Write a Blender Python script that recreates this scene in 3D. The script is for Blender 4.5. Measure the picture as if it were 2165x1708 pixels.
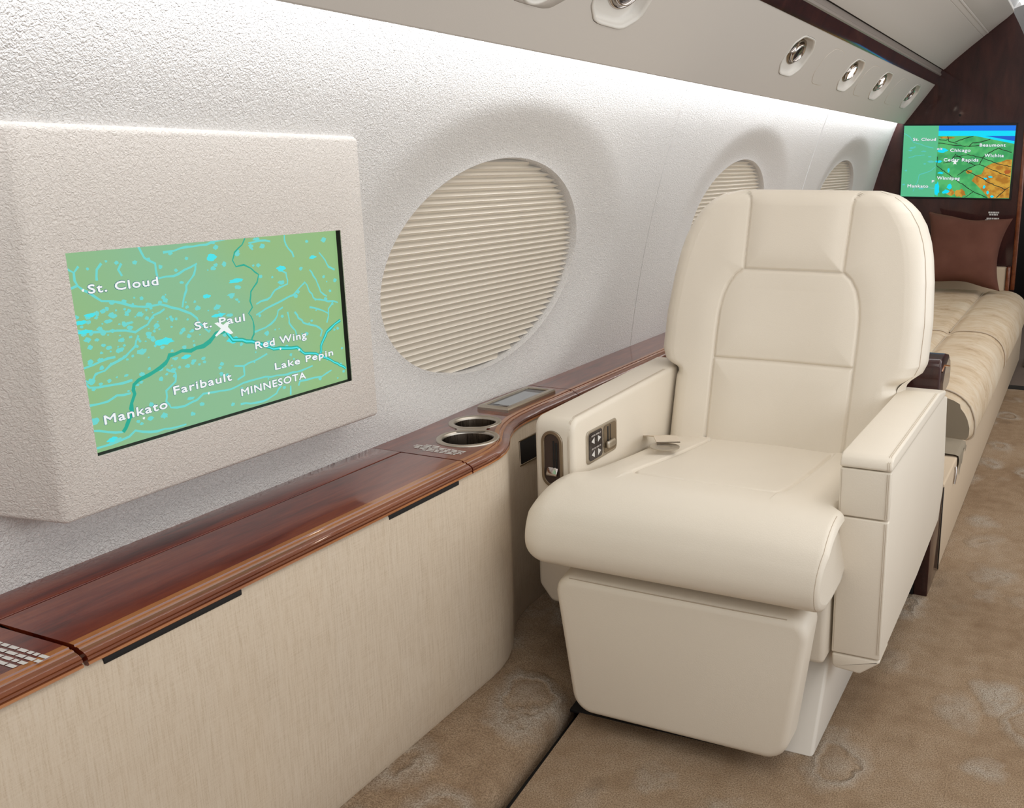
import bpy, bmesh, math, random
import numpy as np
from mathutils import Vector, Matrix

# ------------------------------------------------------------------ camera, world, lights
scene = bpy.context.scene
for o in list(bpy.data.objects):
    bpy.data.objects.remove(o, do_unlink=True)
COL = scene.collection
F, PX, PY = 2050.0, 1380.0, 854.0           # focal length and principal point for a 2165 x 1708 frame
RC = ((0.9139, 0.0980, -0.3940), (0.4052, -0.2210, 0.8871), (0.0, -0.9703, -0.2418))


def _camera():
    v = np.array([2317 - PX, 343 - PY, F]); Y = v / np.linalg.norm(v)
    g = np.array([0., 1., 0.]); f = np.array([0., 0., 1.])
    D = (-Y @ f) * g + (g @ Y) * f; D /= np.linalg.norm(D)
    if D[1] < 0: D = -D
    R = np.stack([np.cross(D, Y), Y, -D])
    cd = bpy.data.cameras.new('camera'); co = bpy.data.objects.new('camera', cd); COL.objects.link(co)
    m = Matrix.Identity(4)
    for i in range(3):
        m[i][0] = R[i][0]; m[i][1] = -R[i][1]; m[i][2] = -R[i][2]
    m[0][3], m[1][3], m[2][3] = 0, 0, 1.2
    co.matrix_world = m
    cd.sensor_fit = 'HORIZONTAL'; cd.sensor_width = 36
    cd.lens = F / 2165 * 36
    cd.shift_x = (1082.5 - PX) / 2165
    cd.clip_start = .02
    scene.camera = co


_camera()
w = bpy.data.worlds.new('world'); scene.world = w; w.use_nodes = True
w.node_tree.nodes['Background'].inputs[0].default_value = (1.0, .97, .94, 1)
w.node_tree.nodes['Background'].inputs[1].default_value = WORLD_STRENGTH = .62
scene.view_settings.view_transform = 'Standard'
scene.view_settings.look = 'None'
scene.view_settings.exposure = 0.0
scene.view_settings.gamma = 1
scene.view_settings.use_curve_mapping = False
scene.cycles.max_bounces = 6
scene.cycles.diffuse_bounces = 4
scene.cycles.glossy_bounces = 3
scene.cycles.sample_clamp_indirect = 4
scene.cycles.use_denoising = True


def area(name, loc, direction, sx, sy, power, col=(1, 1, 1), spread=math.pi):
    l = bpy.data.lights.new(name, 'AREA'); l.shape = 'RECTANGLE'; l.size = sx; l.size_y = sy
    l.energy = power; l.color = col; l.spread = spread
    o = bpy.data.objects.new(name, l); COL.objects.link(o); o.location = loc
    z = -Vector(direction).normalized(); x = Vector((0, 1, 0)); x = (x - x.dot(z) * z).normalized(); y = z.cross(x)
    m = Matrix.Identity(4)
    for i in range(3):
        m[i][0], m[i][1], m[i][2], m[i][3] = x[i], y[i], z[i], loc[i]
    o.matrix_world = m
    return o


# cove strip behind the valance lip, ceiling wash lamp, daylight from the windows of the far side
area('cove_strip_lamp', (-1.104, 2.9, 1.482), (-.45, 0, -.89), 7.0, .022, 17, (.90, .94, 1.0))
area('ceiling_lamp', (.15, 2.6, 2.10), (-.12, 0, -1), 6.0, .6, 27, (1.0, .96, .90))
area('window_daylight', (1.25, 2.6, 1.25), (-1, 0, -.12), 5.5, .7, 27, (.90, .95, 1.0))

# ------------------------------------------------------------------ helpers


def link(o, parent=None):
    COL.objects.link(o)
    if parent:
        o.parent = parent
    return o


def tag(o, label=None, cat=None, group=None, kind=None):
    if label: o['label'] = label
    if cat: o['category'] = cat
    if group: o['group'] = group
    if kind: o['kind'] = kind
    return o


def thing(name, loc, label, cat, group=None):
    o = bpy.data.objects.new(name, None); o.empty_display_size = .05; o.location = loc
    link(o); return tag(o, label, cat, group)


def wloc(o):
    v = Vector((0, 0, 0))
    while o:
        v += o.location; o = o.parent
    return v


class MB:
    """collects pieces of one mesh (world coordinates)"""
    def __init__(s): s.v = []; s.f = []; s.m = []; s.s = []
    def add(s, verts, faces, mi=0, smooth=True):
        b = len(s.v); s.v += [tuple(map(float, p)) for p in verts]
        s.f += [tuple(b + i for i in f) for f in faces]; s.m += [mi] * len(faces); s.s += [smooth] * len(faces)
        return s
    def grid(s, P, mi=0, closeu=False, closev=False, smooth=True, flip=False):
        P = np.asarray(P, float); nr, nc = P.shape[:2]; fs = []
        for i in range(nr if closeu else nr - 1):
            for j in range(nc if closev else nc - 1):
                a, b2 = i * nc + j, i * nc + (j + 1) % nc
                c, d = ((i + 1) % nr) * nc + (j + 1) % nc, ((i + 1) % nr) * nc + j
                fs.append((a, d, c, b2) if flip else (a, b2, c, d))
        return s.add(P.reshape(-1, 3), fs, mi, smooth)
    def box(s, lo, hi, r=0, mi=0, seg=2, rot=None, piv=None):
        bm = bmesh.new(); bmesh.ops.create_cube(bm, size=1)
        c = [(a + b) / 2 for a, b in zip(lo, hi)]; d = [b - a for a, b in zip(lo, hi)]
        for v in bm.verts: v.co = Vector([v.co[i] * d[i] + c[i] for i in range(3)])
        if r: bmesh.ops.bevel(bm, geom=bm.edges[:], offset=min(r, min(d) * .49), segments=seg, profile=.5, affect='EDGES')
        return s.bm(bm, mi, rot, piv)
    def bm(s, bm, mi=0, rot=None, piv=None, smooth=True):
        if rot is not None:
            p = Vector(piv)
            for v in bm.verts: v.co = rot @ (v.co - p) + p
        bm.verts.index_update()
        s.add([v.co[:] for v in bm.verts], [[v.index for v in f.verts] for f in bm.faces], mi, smooth)
        bm.free(); return s
    def prism(s, poly, axis, a0, a1, r=0, mi=0, seg=3):
        """poly: 2D points in the two other axes (in xyz order); extruded along axis"""
        bm = bmesh.new(); n = len(poly)
        def pt(p, a):
            q = list(p); q.insert(axis, a); return bm.verts.new(q)
        A = [pt(p, a0) for p in poly]; B = [pt(p, a1) for p in poly]
        bm.faces.new(A[::-1]); bm.faces.new(B)
        for i in range(n): bm.faces.new((A[i], A[(i + 1) % n], B[(i + 1) % n], B[i]))
        bmesh.ops.recalc_face_normals(bm, faces=bm.faces[:])
        if r: bmesh.ops.bevel(bm, geom=bm.edges[:], offset=r, segments=seg, profile=.5, affect='EDGES')
        return s.bm(bm, mi)
    def tube(s, pts, r, n=8, mi=0, closed=False):
        pts = [Vector(p) for p in pts]; k = len(pts); rings = []
        prev = None
        for i, p in enumerate(pts):
            a = pts[(i - 1) % k] if (closed or i) else p; b = pts[(i + 1) % k] if (closed or i < k - 1) else p
            t = (b - a).normalized()
            up = prev if prev is not None else (Vector((0, 0, 1)) if abs(t.z) < .9 else Vector((1, 0, 0)))
            x = (up - up.dot(t) * t).normalized(); prev = x; y = t.cross(x)
            rings.append([p + r * (math.cos(q) * x + math.sin(q) * y) for q in [2 * math.pi * j / n for j in range(n)]])
        return s.grid(rings, mi, closeu=closed, closev=True)
    def obj(s, name, mats, parent=None, origin=None, auto=None):
        me = bpy.data.meshes.new(name)
        o = bpy.data.objects.new(name, me)
        off = wloc(parent) if parent else Vector(origin or (0, 0, 0))
        me.from_pydata([(p[0] - off[0], p[1] - off[1], p[2] - off[2]) for p in s.v], [], s.f)
        for m in (mats if isinstance(mats, (list, tuple)) else [mats]): me.materials.append(m)
        me.polygons.foreach_set('material_index', s.m); me.polygons.foreach_set('use_smooth', s.s)
        me.update()
        if auto is not None:
            me.set_sharp_from_angle(angle=math.radians(auto))
        if not parent: o.location = off
        link(o, parent); return o


def interp(x, xs, ys): return np.interp(x, xs, ys)


def seglen_dist(px, pz, poly):
    """distance of arrays (px,pz) to a polyline"""
    d = np.full(px.shape, 9.)
    for (a, b), (c, e) in zip(poly[:-1], poly[1:]):
        dx, dz = c - a, e - b; L = dx * dx + dz * dz + 1e-12
        t = np.clip(((px - a) * dx + (pz - b) * dz) / L, 0, 1)
        d = np.minimum(d, np.hypot(px - a - t * dx, pz - b - t * dz))
    return d


def text_mesh(s):
    cu = bpy.data.curves.new('t', 'FONT'); cu.body = s; cu.size = 1; cu.offset = 0; cu.resolution_u = 3
    cu.space_character = 1.12
    o = bpy.data.objects.new('t', cu); COL.objects.link(o)
    dg = bpy.context.evaluated_depsgraph_get(); me = bpy.data.meshes.new_from_object(o.evaluated_get(dg))
    V = np.array([v.co[:2] for v in me.vertices]); Fc = [tuple(p.vertices) for p in me.polygons]
    bpy.data.objects.remove(o); bpy.data.curves.remove(cu); bpy.data.meshes.remove(me)
    x0, x1 = V[:, 0].min(), V[:, 0].max(); V[:, 0] = (V[:, 0] - x0) / (x1 - x0)
    V[:, 1] /= .73
    return V, Fc


# ------------------------------------------------------------------ materials


def mat(name, col, rough=.5, metal=0, coat=0, spec=.5, emit=None, estr=0):
    m = bpy.data.materials.new(name); m.use_nodes = True
    b = m.node_tree.nodes['Principled BSDF']
    b.inputs['Base Color'].default_value = (*col, 1); b.inputs['Roughness'].default_value = rough
    b.inputs['Metallic'].default_value = metal; b.inputs['Coat Weight'].default_value = coat
    b.inputs['Coat Roughness'].default_value = .06; b.inputs['Specular IOR Level'].default_value = spec
    if emit:
        b.inputs['Emission Color'].default_value = (*emit, 1); b.inputs['Emission Strength'].default_value = estr
    return m


class NT:
    def __init__(s, m): s.m = m; s.t = m.node_tree; s.b = s.t.nodes['Principled BSDF']
    def n(s, t, **k):
        o = s.t.nodes.new(t)
        for a, v in k.items():
            if a in o.inputs: o.inputs[a].default_value = v
            else: setattr(o, a, v)
        return o
    def l(s, a, b): s.t.links.new(a, b)
    def coord(s, scale=(1, 1, 1)):
        g = s.n('ShaderNodeNewGeometry'); mp = s.n('ShaderNodeMapping'); mp.inputs['Scale'].default_value = scale
        s.l(g.outputs['Position'], mp.inputs['Vector']); return mp.outputs[0]
    def noise(s, vec, scale, detail=2, dist=0, rough=.5):
        o = s.n('ShaderNodeTexNoise', Scale=scale, Detail=detail, Distortion=dist, Roughness=rough); s.l(vec, o.inputs['Vector']); return o.outputs['Fac']
    def ramp(s, fac, stops):
        o = s.n('ShaderNodeValToRGB'); e = o.color_ramp.elements
        while len(e) < len(stops): e.new(.5)
        for k, (p, c) in zip(e, stops): k.position = p; k.color = (*c, 1) if len(c) == 3 else c
        s.l(fac, o.inputs[0]); return o.outputs[0]
    def mix(s, fac, a, b, mode='MIX'):
        o = s.n('ShaderNodeMix'); o.data_type = 'RGBA'; o.blend_type = mode
        for v, i in ((fac, 0), (a, 6), (b, 7)):
            if hasattr(v, 'is_output'): s.l(v, o.inputs[i])
            else: o.inputs[i].default_value = v if i == 0 else (*v, 1)
        return o.outputs[2]
    def math(s, op, a, b=0, c=0):
        o = s.n('ShaderNodeMath'); o.operation = op
        for v, i in ((a, 0), (b, 1), (c, 2)):
            if hasattr(v, 'is_output'): s.l(v, o.inputs[i])
            else: o.inputs[i].default_value = v
        return o.outputs[0]
    def bump(s, h, strength=.3, dist=.002):
        o = s.n('ShaderNodeBump', Strength=strength, Distance=dist); s.l(h, o.inputs['Height']); s.l(o.outputs[0], s.b.inputs['Normal'])
    def col(s, c): s.l(c, s.b.inputs['Base Color'])


def make_mats():
    M = {}
    m = M['wall'] = mat('wall_vinyl', (.70, .665, .63), .6); t = NT(m); c = t.coord()
    a = t.noise(c, 190, 2, 1.4); t.bump(a, .75, .0055)
    t.col(t.mix(t.noise(c, 3, 1), (.695, .672, .645), (.73, .708, .685)))
    m = M['panelvinyl'] = mat('surround_vinyl', (.705, .655, .605), .6); t = NT(m); c = t.coord()
    a = t.noise(c, 200, 2, 1.4); t.bump(a, .65, .0045)
    m = M['valance'] = mat('greige_leather', (.56, .52, .475), .55); t = NT(m); t.bump(t.noise(t.coord(), 400, 1), .08, .001)
    m = M['ceil'] = mat('ceiling_leather', (.53, .495, .455), .6); t = NT(m); t.bump(t.noise(t.coord(), 350, 1), .08, .001)
    M['ceilwhite'] = mat('ceiling_white', (.8, .8, .8), .5)
    M['railgrey'] = mat('rail_taupe', (.25, .215, .19), .4)
    for key, nm, c0, c1, c2 in (('wood', 'mahogany_gloss', (.055, .004, .0015), (.135, .015, .0045), (.21, .040, .011)),
                                ('inlay', 'amber_wood_inlay', (.27, .085, .02), (.36, .13, .035), (.42, .17, .05)),
                                ('band', 'mahogany_banding', (.11, .024, .008), (.17, .045, .015), (.22, .065, .022)),
                                ('bulk', 'dark_walnut_gloss', (.022, .008, .0075), (.040, .012, .011), (.058, .018, .014))):
        m = M[key] = mat(nm, c1, .30, 0, 1.0 if key != 'bulk' else .7, .15); t = NT(m)
        sc = (9, 1.2, 9) if key != 'bulk' else (6, 6, 1.5)
        n1 = t.noise(t.coord(sc), 2.2, 6, .9, .6); n2 = t.noise(t.coord((60, 5, 60)), 3, 3)
        f = t.math('ADD', t.math('MULTIPLY', n1, .75), t.math('MULTIPLY', n2, .25))
        t.col(t.ramp(f, [(.34, c0), (.5, c1), (.66, c2)]))
    m = M['dado'] = mat('linen_weave', (.55, .45, .33), .85, spec=.2); t = NT(m)
    v = t.noise(t.coord((130, 130, 7)), 3, 3); h = t.noise(t.coord((9, 9, 330)), 2, 2); big = t.noise(t.coord((4, 4, .8)), 2, 2)
    speck = t.noise(t.coord((420, 420, 160)), 2, 1)
    f = t.math('ADD', t.math('MULTIPLY', v, .5), t.math('ADD', t.math('MULTIPLY', h, .25), t.math('MULTIPLY', speck, .25)))
    cc = t.ramp(f, [(.30, (.46, .37, .275)), (.5, (.60, .51, .405)), (.7, (.655, .575, .475))])
    t.col(t.mix(t.math('MULTIPLY', big, .35), cc, (.63, .485, .32)))
    t.bump(f, .35, .0015)
    m = M['leather'] = mat('cream_leather', (.79, .72, .61), .42, spec=.4); t = NT(m); c = t.coord()
    t.bump(t.math('ADD', t.noise(c, 420, 2), t.math('MULTIPLY', t.noise(c, 14, 2), 1.2)), .09, .0025)
    t.col(t.mix(t.noise(c, 5, 2), (.765, .695, .59), (.80, .73, .622)))
    M['stitch'] = mat('leather_seam', (.52, .43, .33), .7)
    M['white_lam'] = mat('white_laminate', (.70, .655, .585), .35)
    m = M['carpet'] = mat('sculpted_carpet', (.28, .2, .125), 1.0, spec=.05); t = NT(m)
    c = t.coord((1, 1, 1)); wn = t.n('ShaderNodeTexNoise', Scale=3.0, Detail=2); t.l(c, wn.inputs['Vector'])
    vm = t.n('ShaderNodeVectorMath'); vm.operation = 'MULTIPLY_ADD'; t.l(wn.outputs['Color'], vm.inputs[0])
    vm.inputs[1].default_value = (.22, .22, 0); t.l(c, vm.inputs[2])
    mp = t.n('ShaderNodeMapping'); mp.inputs['Scale'].default_value = (6.2, 4.3, .01); mp.inputs['Rotation'].default_value = (0, 0, .25); t.l(vm.outputs[0], mp.inputs['Vector'])
    vo = t.n('ShaderNodeTexVoronoi', Scale=1.0, Randomness=.85); t.l(mp.outputs[0], vo.inputs['Vector'])
    pre = t.noise(t.coord(), 30, 3)
    d = t.math('ADD', vo.outputs['Distance'], t.math('MULTIPLY_ADD', pre, .22, -.11)); vcol = vo.outputs['Color']
    sep = t.n('ShaderNodeSeparateColor'); t.l(vcol, sep.inputs[0])
    ring = t.ramp(d, [(.0, (.55, .55, .55)), (.14, (.42, .42, .42)), (.22, (.10, .10, .10)), (.29, (1, 1, 1)), (.36, (.55, .55, .55)), (.46, (0, 0, 0))])
    fine = t.noise(t.coord(), 330, 3); mid = t.noise(t.coord(), 22, 3); big = t.noise(t.coord(), 2.2, 2)
    rf = t.math('MULTIPLY', ring, t.math('MULTIPLY', t.math('MULTIPLY_ADD', sep.outputs[0], .75, .45), t.math('MULTIPLY_ADD', mid, 1.2, .35)))
    mp2 = t.n('ShaderNodeMapping'); mp2.inputs['Scale'].default_value = (7.5, 5.2, .01); mp2.inputs['Location'].default_value = (3.3, 1.7, 0); mp2.inputs['Rotation'].default_value = (0, 0, -.5); t.l(vm.outputs[0], mp2.inputs['Vector'])
    vo2 = t.n('ShaderNodeTexVoronoi', Scale=1.0, Randomness=.9); t.l(mp2.outputs[0], vo2.inputs['Vector'])
    d2 = t.math('ADD', vo2.outputs['Distance'], t.math('MULTIPLY_ADD', pre, .3, -.15))
    sep2 = t.n('ShaderNodeSeparateColor'); t.l(vo2.outputs['Color'], sep2.inputs[0])
    spot = t.ramp(d2, [(.0, (1, 1, 1)), (.12, (.7, .7, .7)), (.24, (0, 0, 0))])
    sf = t.math('MULTIPLY', spot, t.math('GREATER_THAN', sep2.outputs[1], .45))
    base = t.ramp(t.math('ADD', t.math('MULTIPLY', big, .6), t.math('MULTIPLY', mid, .4)), [(.3, (.25, .165, .10)), (.5, (.36, .26, .17)), (.72, (.45, .35, .25))])
    base = t.mix(t.math('MULTIPLY', sf, .45), base, (.17, .125, .085))
    colr = t.mix(rf, base, (.44, .385, .315))
    colr = t.mix(t.ramp(fine, [(.36, (.75, .75, .75)), (.62, (0, 0, 0))]), colr, (.16, .105, .066))
    t.col(colr)
    t.bump(t.math('ADD', t.math('MULTIPLY_ADD', ring, .9, t.math('MULTIPLY', spot, -.4)), t.math('ADD', t.math('MULTIPLY', fine, .35), t.math('MULTIPLY', mid, .3))), .7, .012)
    m = M['sofa'] = mat('worn_suede', (.56, .45, .31), .85, spec=.2); t = NT(m)
    s1 = t.noise(t.coord((3, 5, 3)), 3.5, 6, .8, .7); s2 = t.noise(t.coord(), 5, 3)
    t.col(t.ramp(t.math('ADD', t.math('MULTIPLY', s1, .6), t.math('MULTIPLY', s2, .4)), [(.30, (.38, .265, .16)), (.46, (.56, .44, .305)), (.60, (.62, .525, .40))]))
    t.bump(s1, .1, .006)
    M['sofabase'] = mat('suede_base', (.57, .455, .33), .85, spec=.2)
    M['sofaend'] = mat('grey_suede', (.27, .225, .165), .9, spec=.2)
    m = M['pillow'] = mat('brown_suede', (.125, .05, .034), .85, spec=.2); t = NT(m)
    t.col(t.mix(t.noise(t.coord(), 9, 3), (.095, .036, .024), (.16, .068, .048)))
    M['bronze'] = mat('antique_bronze', (.30, .245, .18), .38, 1)
    M['nickel'] = mat('satin_nickel', (.52, .475, .41), .34, 1)
    M['chrome'] = mat('chrome', (.55, .5, .47), .12, 1)
    M['darkmetal'] = mat('dark_lens', (.05, .04, .04), .15, .5)
    M['bezel'] = mat('light_bezel', (.66, .63, .58), .4)
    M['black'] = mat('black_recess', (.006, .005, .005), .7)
    M['gap'] = mat('dark_gap', (.012, .006, .004), .6)
    M['blackgloss'] = mat('black_glass', (.02, .02, .022), .08)
    M['print'] = mat('white_print', (.66, .64, .61), .6)
    M['printgrey'] = mat('grey_print', (.30, .27, .25), .6)
    M['strap'] = mat('belt_webbing', (.64, .55, .44), .8)
    M['shade'] = mat('pleated_shade', (.80, .745, .66), .75, spec=.2)
    M['lamp_on'] = mat('lit_lens', (1, .9, .8), .3, emit=(1, .84, .68), estr=25)
    M['strip_on'] = mat('lit_diffuser', (1, 1, 1), .4, emit=(.95, .98, 1), estr=2.2)
    M['tabglass'] = mat('tablet_glass', (.30, .33, .36), .1)
    def em(nm, c, s=1.0):
        return mat(nm, (0, 0, 0), .25, emit=c, estr=s, spec=.3)
    M['map_green'] = em('map_green', (.235, .50, .26)); t = NT(M['map_green'])
    n = t.noise(t.coord(), 3.2, 1); t.l(t.ramp(n, [(.35, (.285, .485, .215)), (.65, (.25, .49, .285))]), t.b.inputs['Emission Color'])
    M['map_cyan'] = em('map_cyan', (.16, .66, .62)); M['map_lake'] = em('map_lake', (.07, .76, .82)); M['map_teal'] = em('map_teal', (.02, .40, .29))
    M['map_text'] = em('map_text', (.86, .90, .90)); M['map_edge'] = em('map_text_outline', (.03, .16, .22), .9)
    M['map_sky'] = em('map_sky', (.01, .19, .85)); M['map_sky2'] = em('map_horizon', (.0, .72, .95)); M['map_sea'] = em('map_sea', (.01, .12, .62))
    M['map_land'] = em('map_land', (.07, .42, .13)); M['map_orange'] = em('map_plains', (.52, .26, .03)); M['map_road'] = em('map_border', (.015, .03, .015), 1)
    M['map_rust'] = em('map_rust', (.42, .11, .02)); M['map_green2'] = em('map_pale_green', (.10, .50, .26)); M['map_cyan2'] = em('map_pale_cyan', (.10, .56, .50))
    t = NT(M['map_orange']); n = t.noise(t.coord(), 30, 3); t.l(t.ramp(n, [(.4, (.40, .17, .02)), (.6, (.60, .33, .045))]), t.b.inputs['Emission Color'])
    t = NT(M['map_land']); n = t.noise(t.coord(), 14, 2); t.l(t.ramp(n, [(.4, (.045, .34, .11)), (.6, (.09, .48, .15))]), t.b.inputs['Emission Color'])
    return M


M = make_mats()
M1={"dark":[[[0.5968,1.0012],[0.5827,0.9591],[0.5495,0.9201],[0.5391,0.8781],[0.5496,0.8413],[0.5804,0.8467],[0.6066,0.8227],[0.6352,0.7815],[0.6256,0.738],[0.5968,0.6896],[0.5897,0.6367],[0.5964,0.5987],[0.5783,0.5667],[0.5935,0.5169],[0.5927,0.4617],[0.5787,0.401]]],"teal":[[[0.4812,0.494],[0.4454,0.4867],[0.4195,0.4505],[0.3953,0.4317],[0.3498,0.4204],[0.3181,0.4308],[0.2748,0.4197],[0.2588,0.383],[0.2392,0.3647],[0.2018,0.3409],[0.1659,0.3256],[0.1497,0.3072],[0.1479,0.2584],[0.1345,0.2145],[0.132,0.1575],[0.1139,0.116],[0.096,0.0748]],[[0.4864,0.4836],[0.5065,0.4325],[0.5425,0.4214],[0.5787,0.401],[0.6214,0.3689],[0.6648,0.3265],[0.7119,0.316],[0.7673,0.303],[0.8,0.2524],[0.8509,0.2354],[0.9014,0.1875],[0.9379,0.1435],[0.9907,0.0822]],[[0.8732,0.228],[0.8852,0.2956],[0.9123,0.3589],[0.9539,0.3983],[0.9828,0.4161]]],"cyan":[[[-0.0027,0.9392],[0.0118,0.9186],[0.0269,0.9013],[0.0419,0.928]],[[0.0269,0.9013],[0.0256,0.8649],[0.0445,0.8166],[0.0756,0.776],[0.0912,0.7534],[0.144,0.7333],[0.198,0.7006],[0.2669,0.696],[0.3259,0.6568],[0.366,0.6214],[0.3855,0.5906],[0.389,0.5639],[0.4236,0.502]],[[0.2235,0.9985],[0.2304,0.9664],[0.2376,0.9379],[0.2693,0.9051],[0.2696,0.8491],[0.2729,0.8284],[0.3244,0.8308],[0.3634,0.8566],[0.4088,0.8821]],[[0.4027,0.8748],[0.3934,0.8262],[0.3621,0.7738],[0.3488,0.7099],[0.3396,0.6618]],[[0.2988,0.9564],[0.3349,0.9593],[0.3782,0.9736],[0.4495,0.9766],[0.4848,0.9932],[0.5202,1.0016]],[[0.6077,0.9647],[0.6523,0.9724],[0.6967,0.9623]],[[0.7588,0.9914],[0.7617,0.9357],[0.7858,0.8857],[0.7908,0.8568]],[[0.6133,0.6129],[0.6599,0.6296],[0.6964,0.6773],[0.7525,0.7032],[0.7502,0.7696],[0.718,0.7941]],[[0.6087,0.5497],[0.6495,0.5763],[0.7044,0.6005],[0.7755,0.6317],[0.8066,0.673],[0.8297,0.6973],[0.8474,0.6352],[0.8734,0.5802],[0.9556,0.5511],[0.9782,0.5356]],[[0.5951,0.4517],[0.6416,0.4663],[0.684,0.5017],[0.7011,0.554],[0.7225,0.5677]],[[0.8563,0.7697],[0.8816,0.7065],[0.8987,0.6241],[0.9269,0.588]],[[0.7718,0.5266],[0.8059,0.4492],[0.8625,0.4136],[0.8903,0.3755],[0.8803,0.3378]],[[0.7409,0.5345],[0.7431,0.4665],[0.7675,0.411],[0.7706,0.3513]],[[0.501,0.2792],[0.5372,0.2663],[0.6027,0.2901],[0.6367,0.3071]],[[0.5372,0.2663],[0.5362,0.2107],[0.5069,0.1939]],[[0.0023,0.6328],[0.0563,0.6095],[0.1229,0.5979],[0.1775,0.574],[0.219,0.6026],[0.2425,0.645],[0.2799,0.6682]],[[0.1856,0.5555],[0.1714,0.5033],[0.15,0.478],[0.1191,0.4483],[0.0901,0.4346],[0.0698,0.4103],[0.0423,0.4047],[0.0254,0.3641],[0.0057,0.3874]],[[0.0063,0.4413],[0.0421,0.4516],[0.084,0.4684],[0.1069,0.4684]],[[0.0067,0.254],[0.0649,0.2526],[0.0944,0.2725],[0.1366,0.2672]],[[0.2586,0.3493],[0.2878,0.3215],[0.2837,0.2715],[0.249,0.2338],[0.2442,0.1757],[0.2566,0.1357],[0.304,0.1236],[0.3495,0.1394],[0.3742,0.1648],[0.414,0.1574],[0.479,0.1493],[0.5488,0.1683],[0.6202,0.1694],[0.6935,0.1514],[0.7567,0.1476],[0.831,0.1609]],[[0.0087,0.0289],[0.0544,0.0295],[0.1123,0.0416],[0.1337,0.0646],[0.1808,0.0331],[0.2267,0.0279],[0.301,0.0187]],[[0.508,0.0436],[0.5705,0.026],[0.6166,0.0256],[0.6586,0.0471],[0.6821,0.0869]],[[0.7229,0.0706],[0.7189,0.0122]],[[0.7578,0.0567],[0.7668,0.0834],[0.8709,0.0741],[0.9192,0.0978]],[[0.907,0.8682],[0.9337,0.8152],[0.9463,0.7736],[0.9757,0.7486]],[[0.841,0.5386],[0.8986,0.5044],[0.9275,0.4768],[0.9161,0.4189]],[[0.9556,0.5511],[0.9294,0.5067],[0.9269,0.4669]],[[0.0033,0.8255],[0.034,0.8411]],[[0.1071,0.9319],[0.0915,0.9046],[0.0868,0.8529]],[[0.1651,0.9223],[0.1534,0.8936],[0.1621,0.8613]],[[0.005,0.3799],[0.0191,0.3431],[0.0629,0.3335],[0.118,0.3278],[0.1471,0.3328]],[[-0.0004,0.1262],[0.0511,0.0968],[0.096,0.0748]]],"lakes":[[0.4638,0.9071,0.0174,0.015],[0.4747,0.8627,0.0087,0.0084],[0.1994,0.6602,0.0108,0.011],[0.2658,0.4982,0.0313,0.0147],[0.188,0.4695,0.0147,0.0111],[0.0165,0.1661,0.0156,0.0153],[0.1483,0.6222,0.0086,0.0093],[0.5437,0.7631,0.0307,0.0105],[0.547,0.727,0.0154,0.0088],[0.732,0.8009,0.0205,0.0129],[0.7262,0.7179,0.0137,0.0093],[0.4625,0.6316,0.0129,0.012],[0.4278,0.7004,0.0171,0.0085],[0.5199,0.6885,0.0152,0.0087],[0.9343,0.9423,0.0137,0.0115],[0.8758,0.8438,0.0164,0.0076],[0.0913,0.7036,0.009,0.009],[0.0222,0.6648,0.0173,0.0088],[0.0551,0.6938,0.0177,0.0074],[0.1001,0.6511,0.0138,0.0076],[0.1199,0.6691,0.0093,0.0061],[0.3325,0.5414,0.0086,0.0099],[0.3476,0.7934,0.0065,0.0065],[0.0261,0.3717,0.011,0.0136],[0.187,0.107,0.0101,0.0082],[0.061,0.0509,0.0161,0.0095],[0.1473,0.1086,0.0059,0.0065],[0.1306,0.3636,0.0066,0.0055],[0.478,0.0567,0.0098,0.0081],[0.0308,0.617,0.0218,0.0074],[0.0121,0.6938,0.0107,0.0073],[0.0615,0.5694,0.0089,0.0053],[0.0931,0.5205,0.0092,0.0068],[0.5065,0.4325,0.0214,0.0141],[0.2939,0.3962,0.0096,0.0067],[0.3312,0.3921,0.0163,0.0084],[0.3899,0.3633,0.0079,0.0068],[0.6403,0.9828,0.0129,0.0079],[0.4729,0.9862,0.0115,0.0075],[0.6627,0.9397,0.013,0.0106],[0.0066,0.5635,0.0052,0.0059],[0.0661,0.9128,0.0044,0.0051],[0.1628,0.6261,0.0144,0.0062],[0.0789,0.0418,0.014,0.008],[0.3287,0.1572,0.0137,0.0077],[0.2329,0.1031,0.013,0.0124],[0.4649,0.5871,0.0235,0.0078],[0.5054,0.5766,0.0133,0.0078],[0.0078,0.9193,0.0067,0.0057]],"text":[["St. Cloud",0.0579,0.7973,0.2114,0.0426],["St. Paul",0.3724,0.5299,0.1874,0.0436],["Red Wing",0.5909,0.3505,0.2222,0.0457],["Lake Pepin",0.6624,0.1971,0.2691,0.0425],["Faribault",0.2727,0.2025,0.2109,0.0468],["MINNESOTA",0.5148,0.0925,0.278,0.0456],["Mankato",0.0458,0.1401,0.199,0.0482]],"plane":[[0.4432,0.5473],[0.4561,0.5499],[0.4751,0.5296],[0.4878,0.5412],[0.4998,0.5424],[0.4916,0.5134],[0.5096,0.4723],[0.4973,0.4696],[0.4754,0.4957],[0.4442,0.4712],[0.4401,0.4777],[0.4649,0.512]]}
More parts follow.
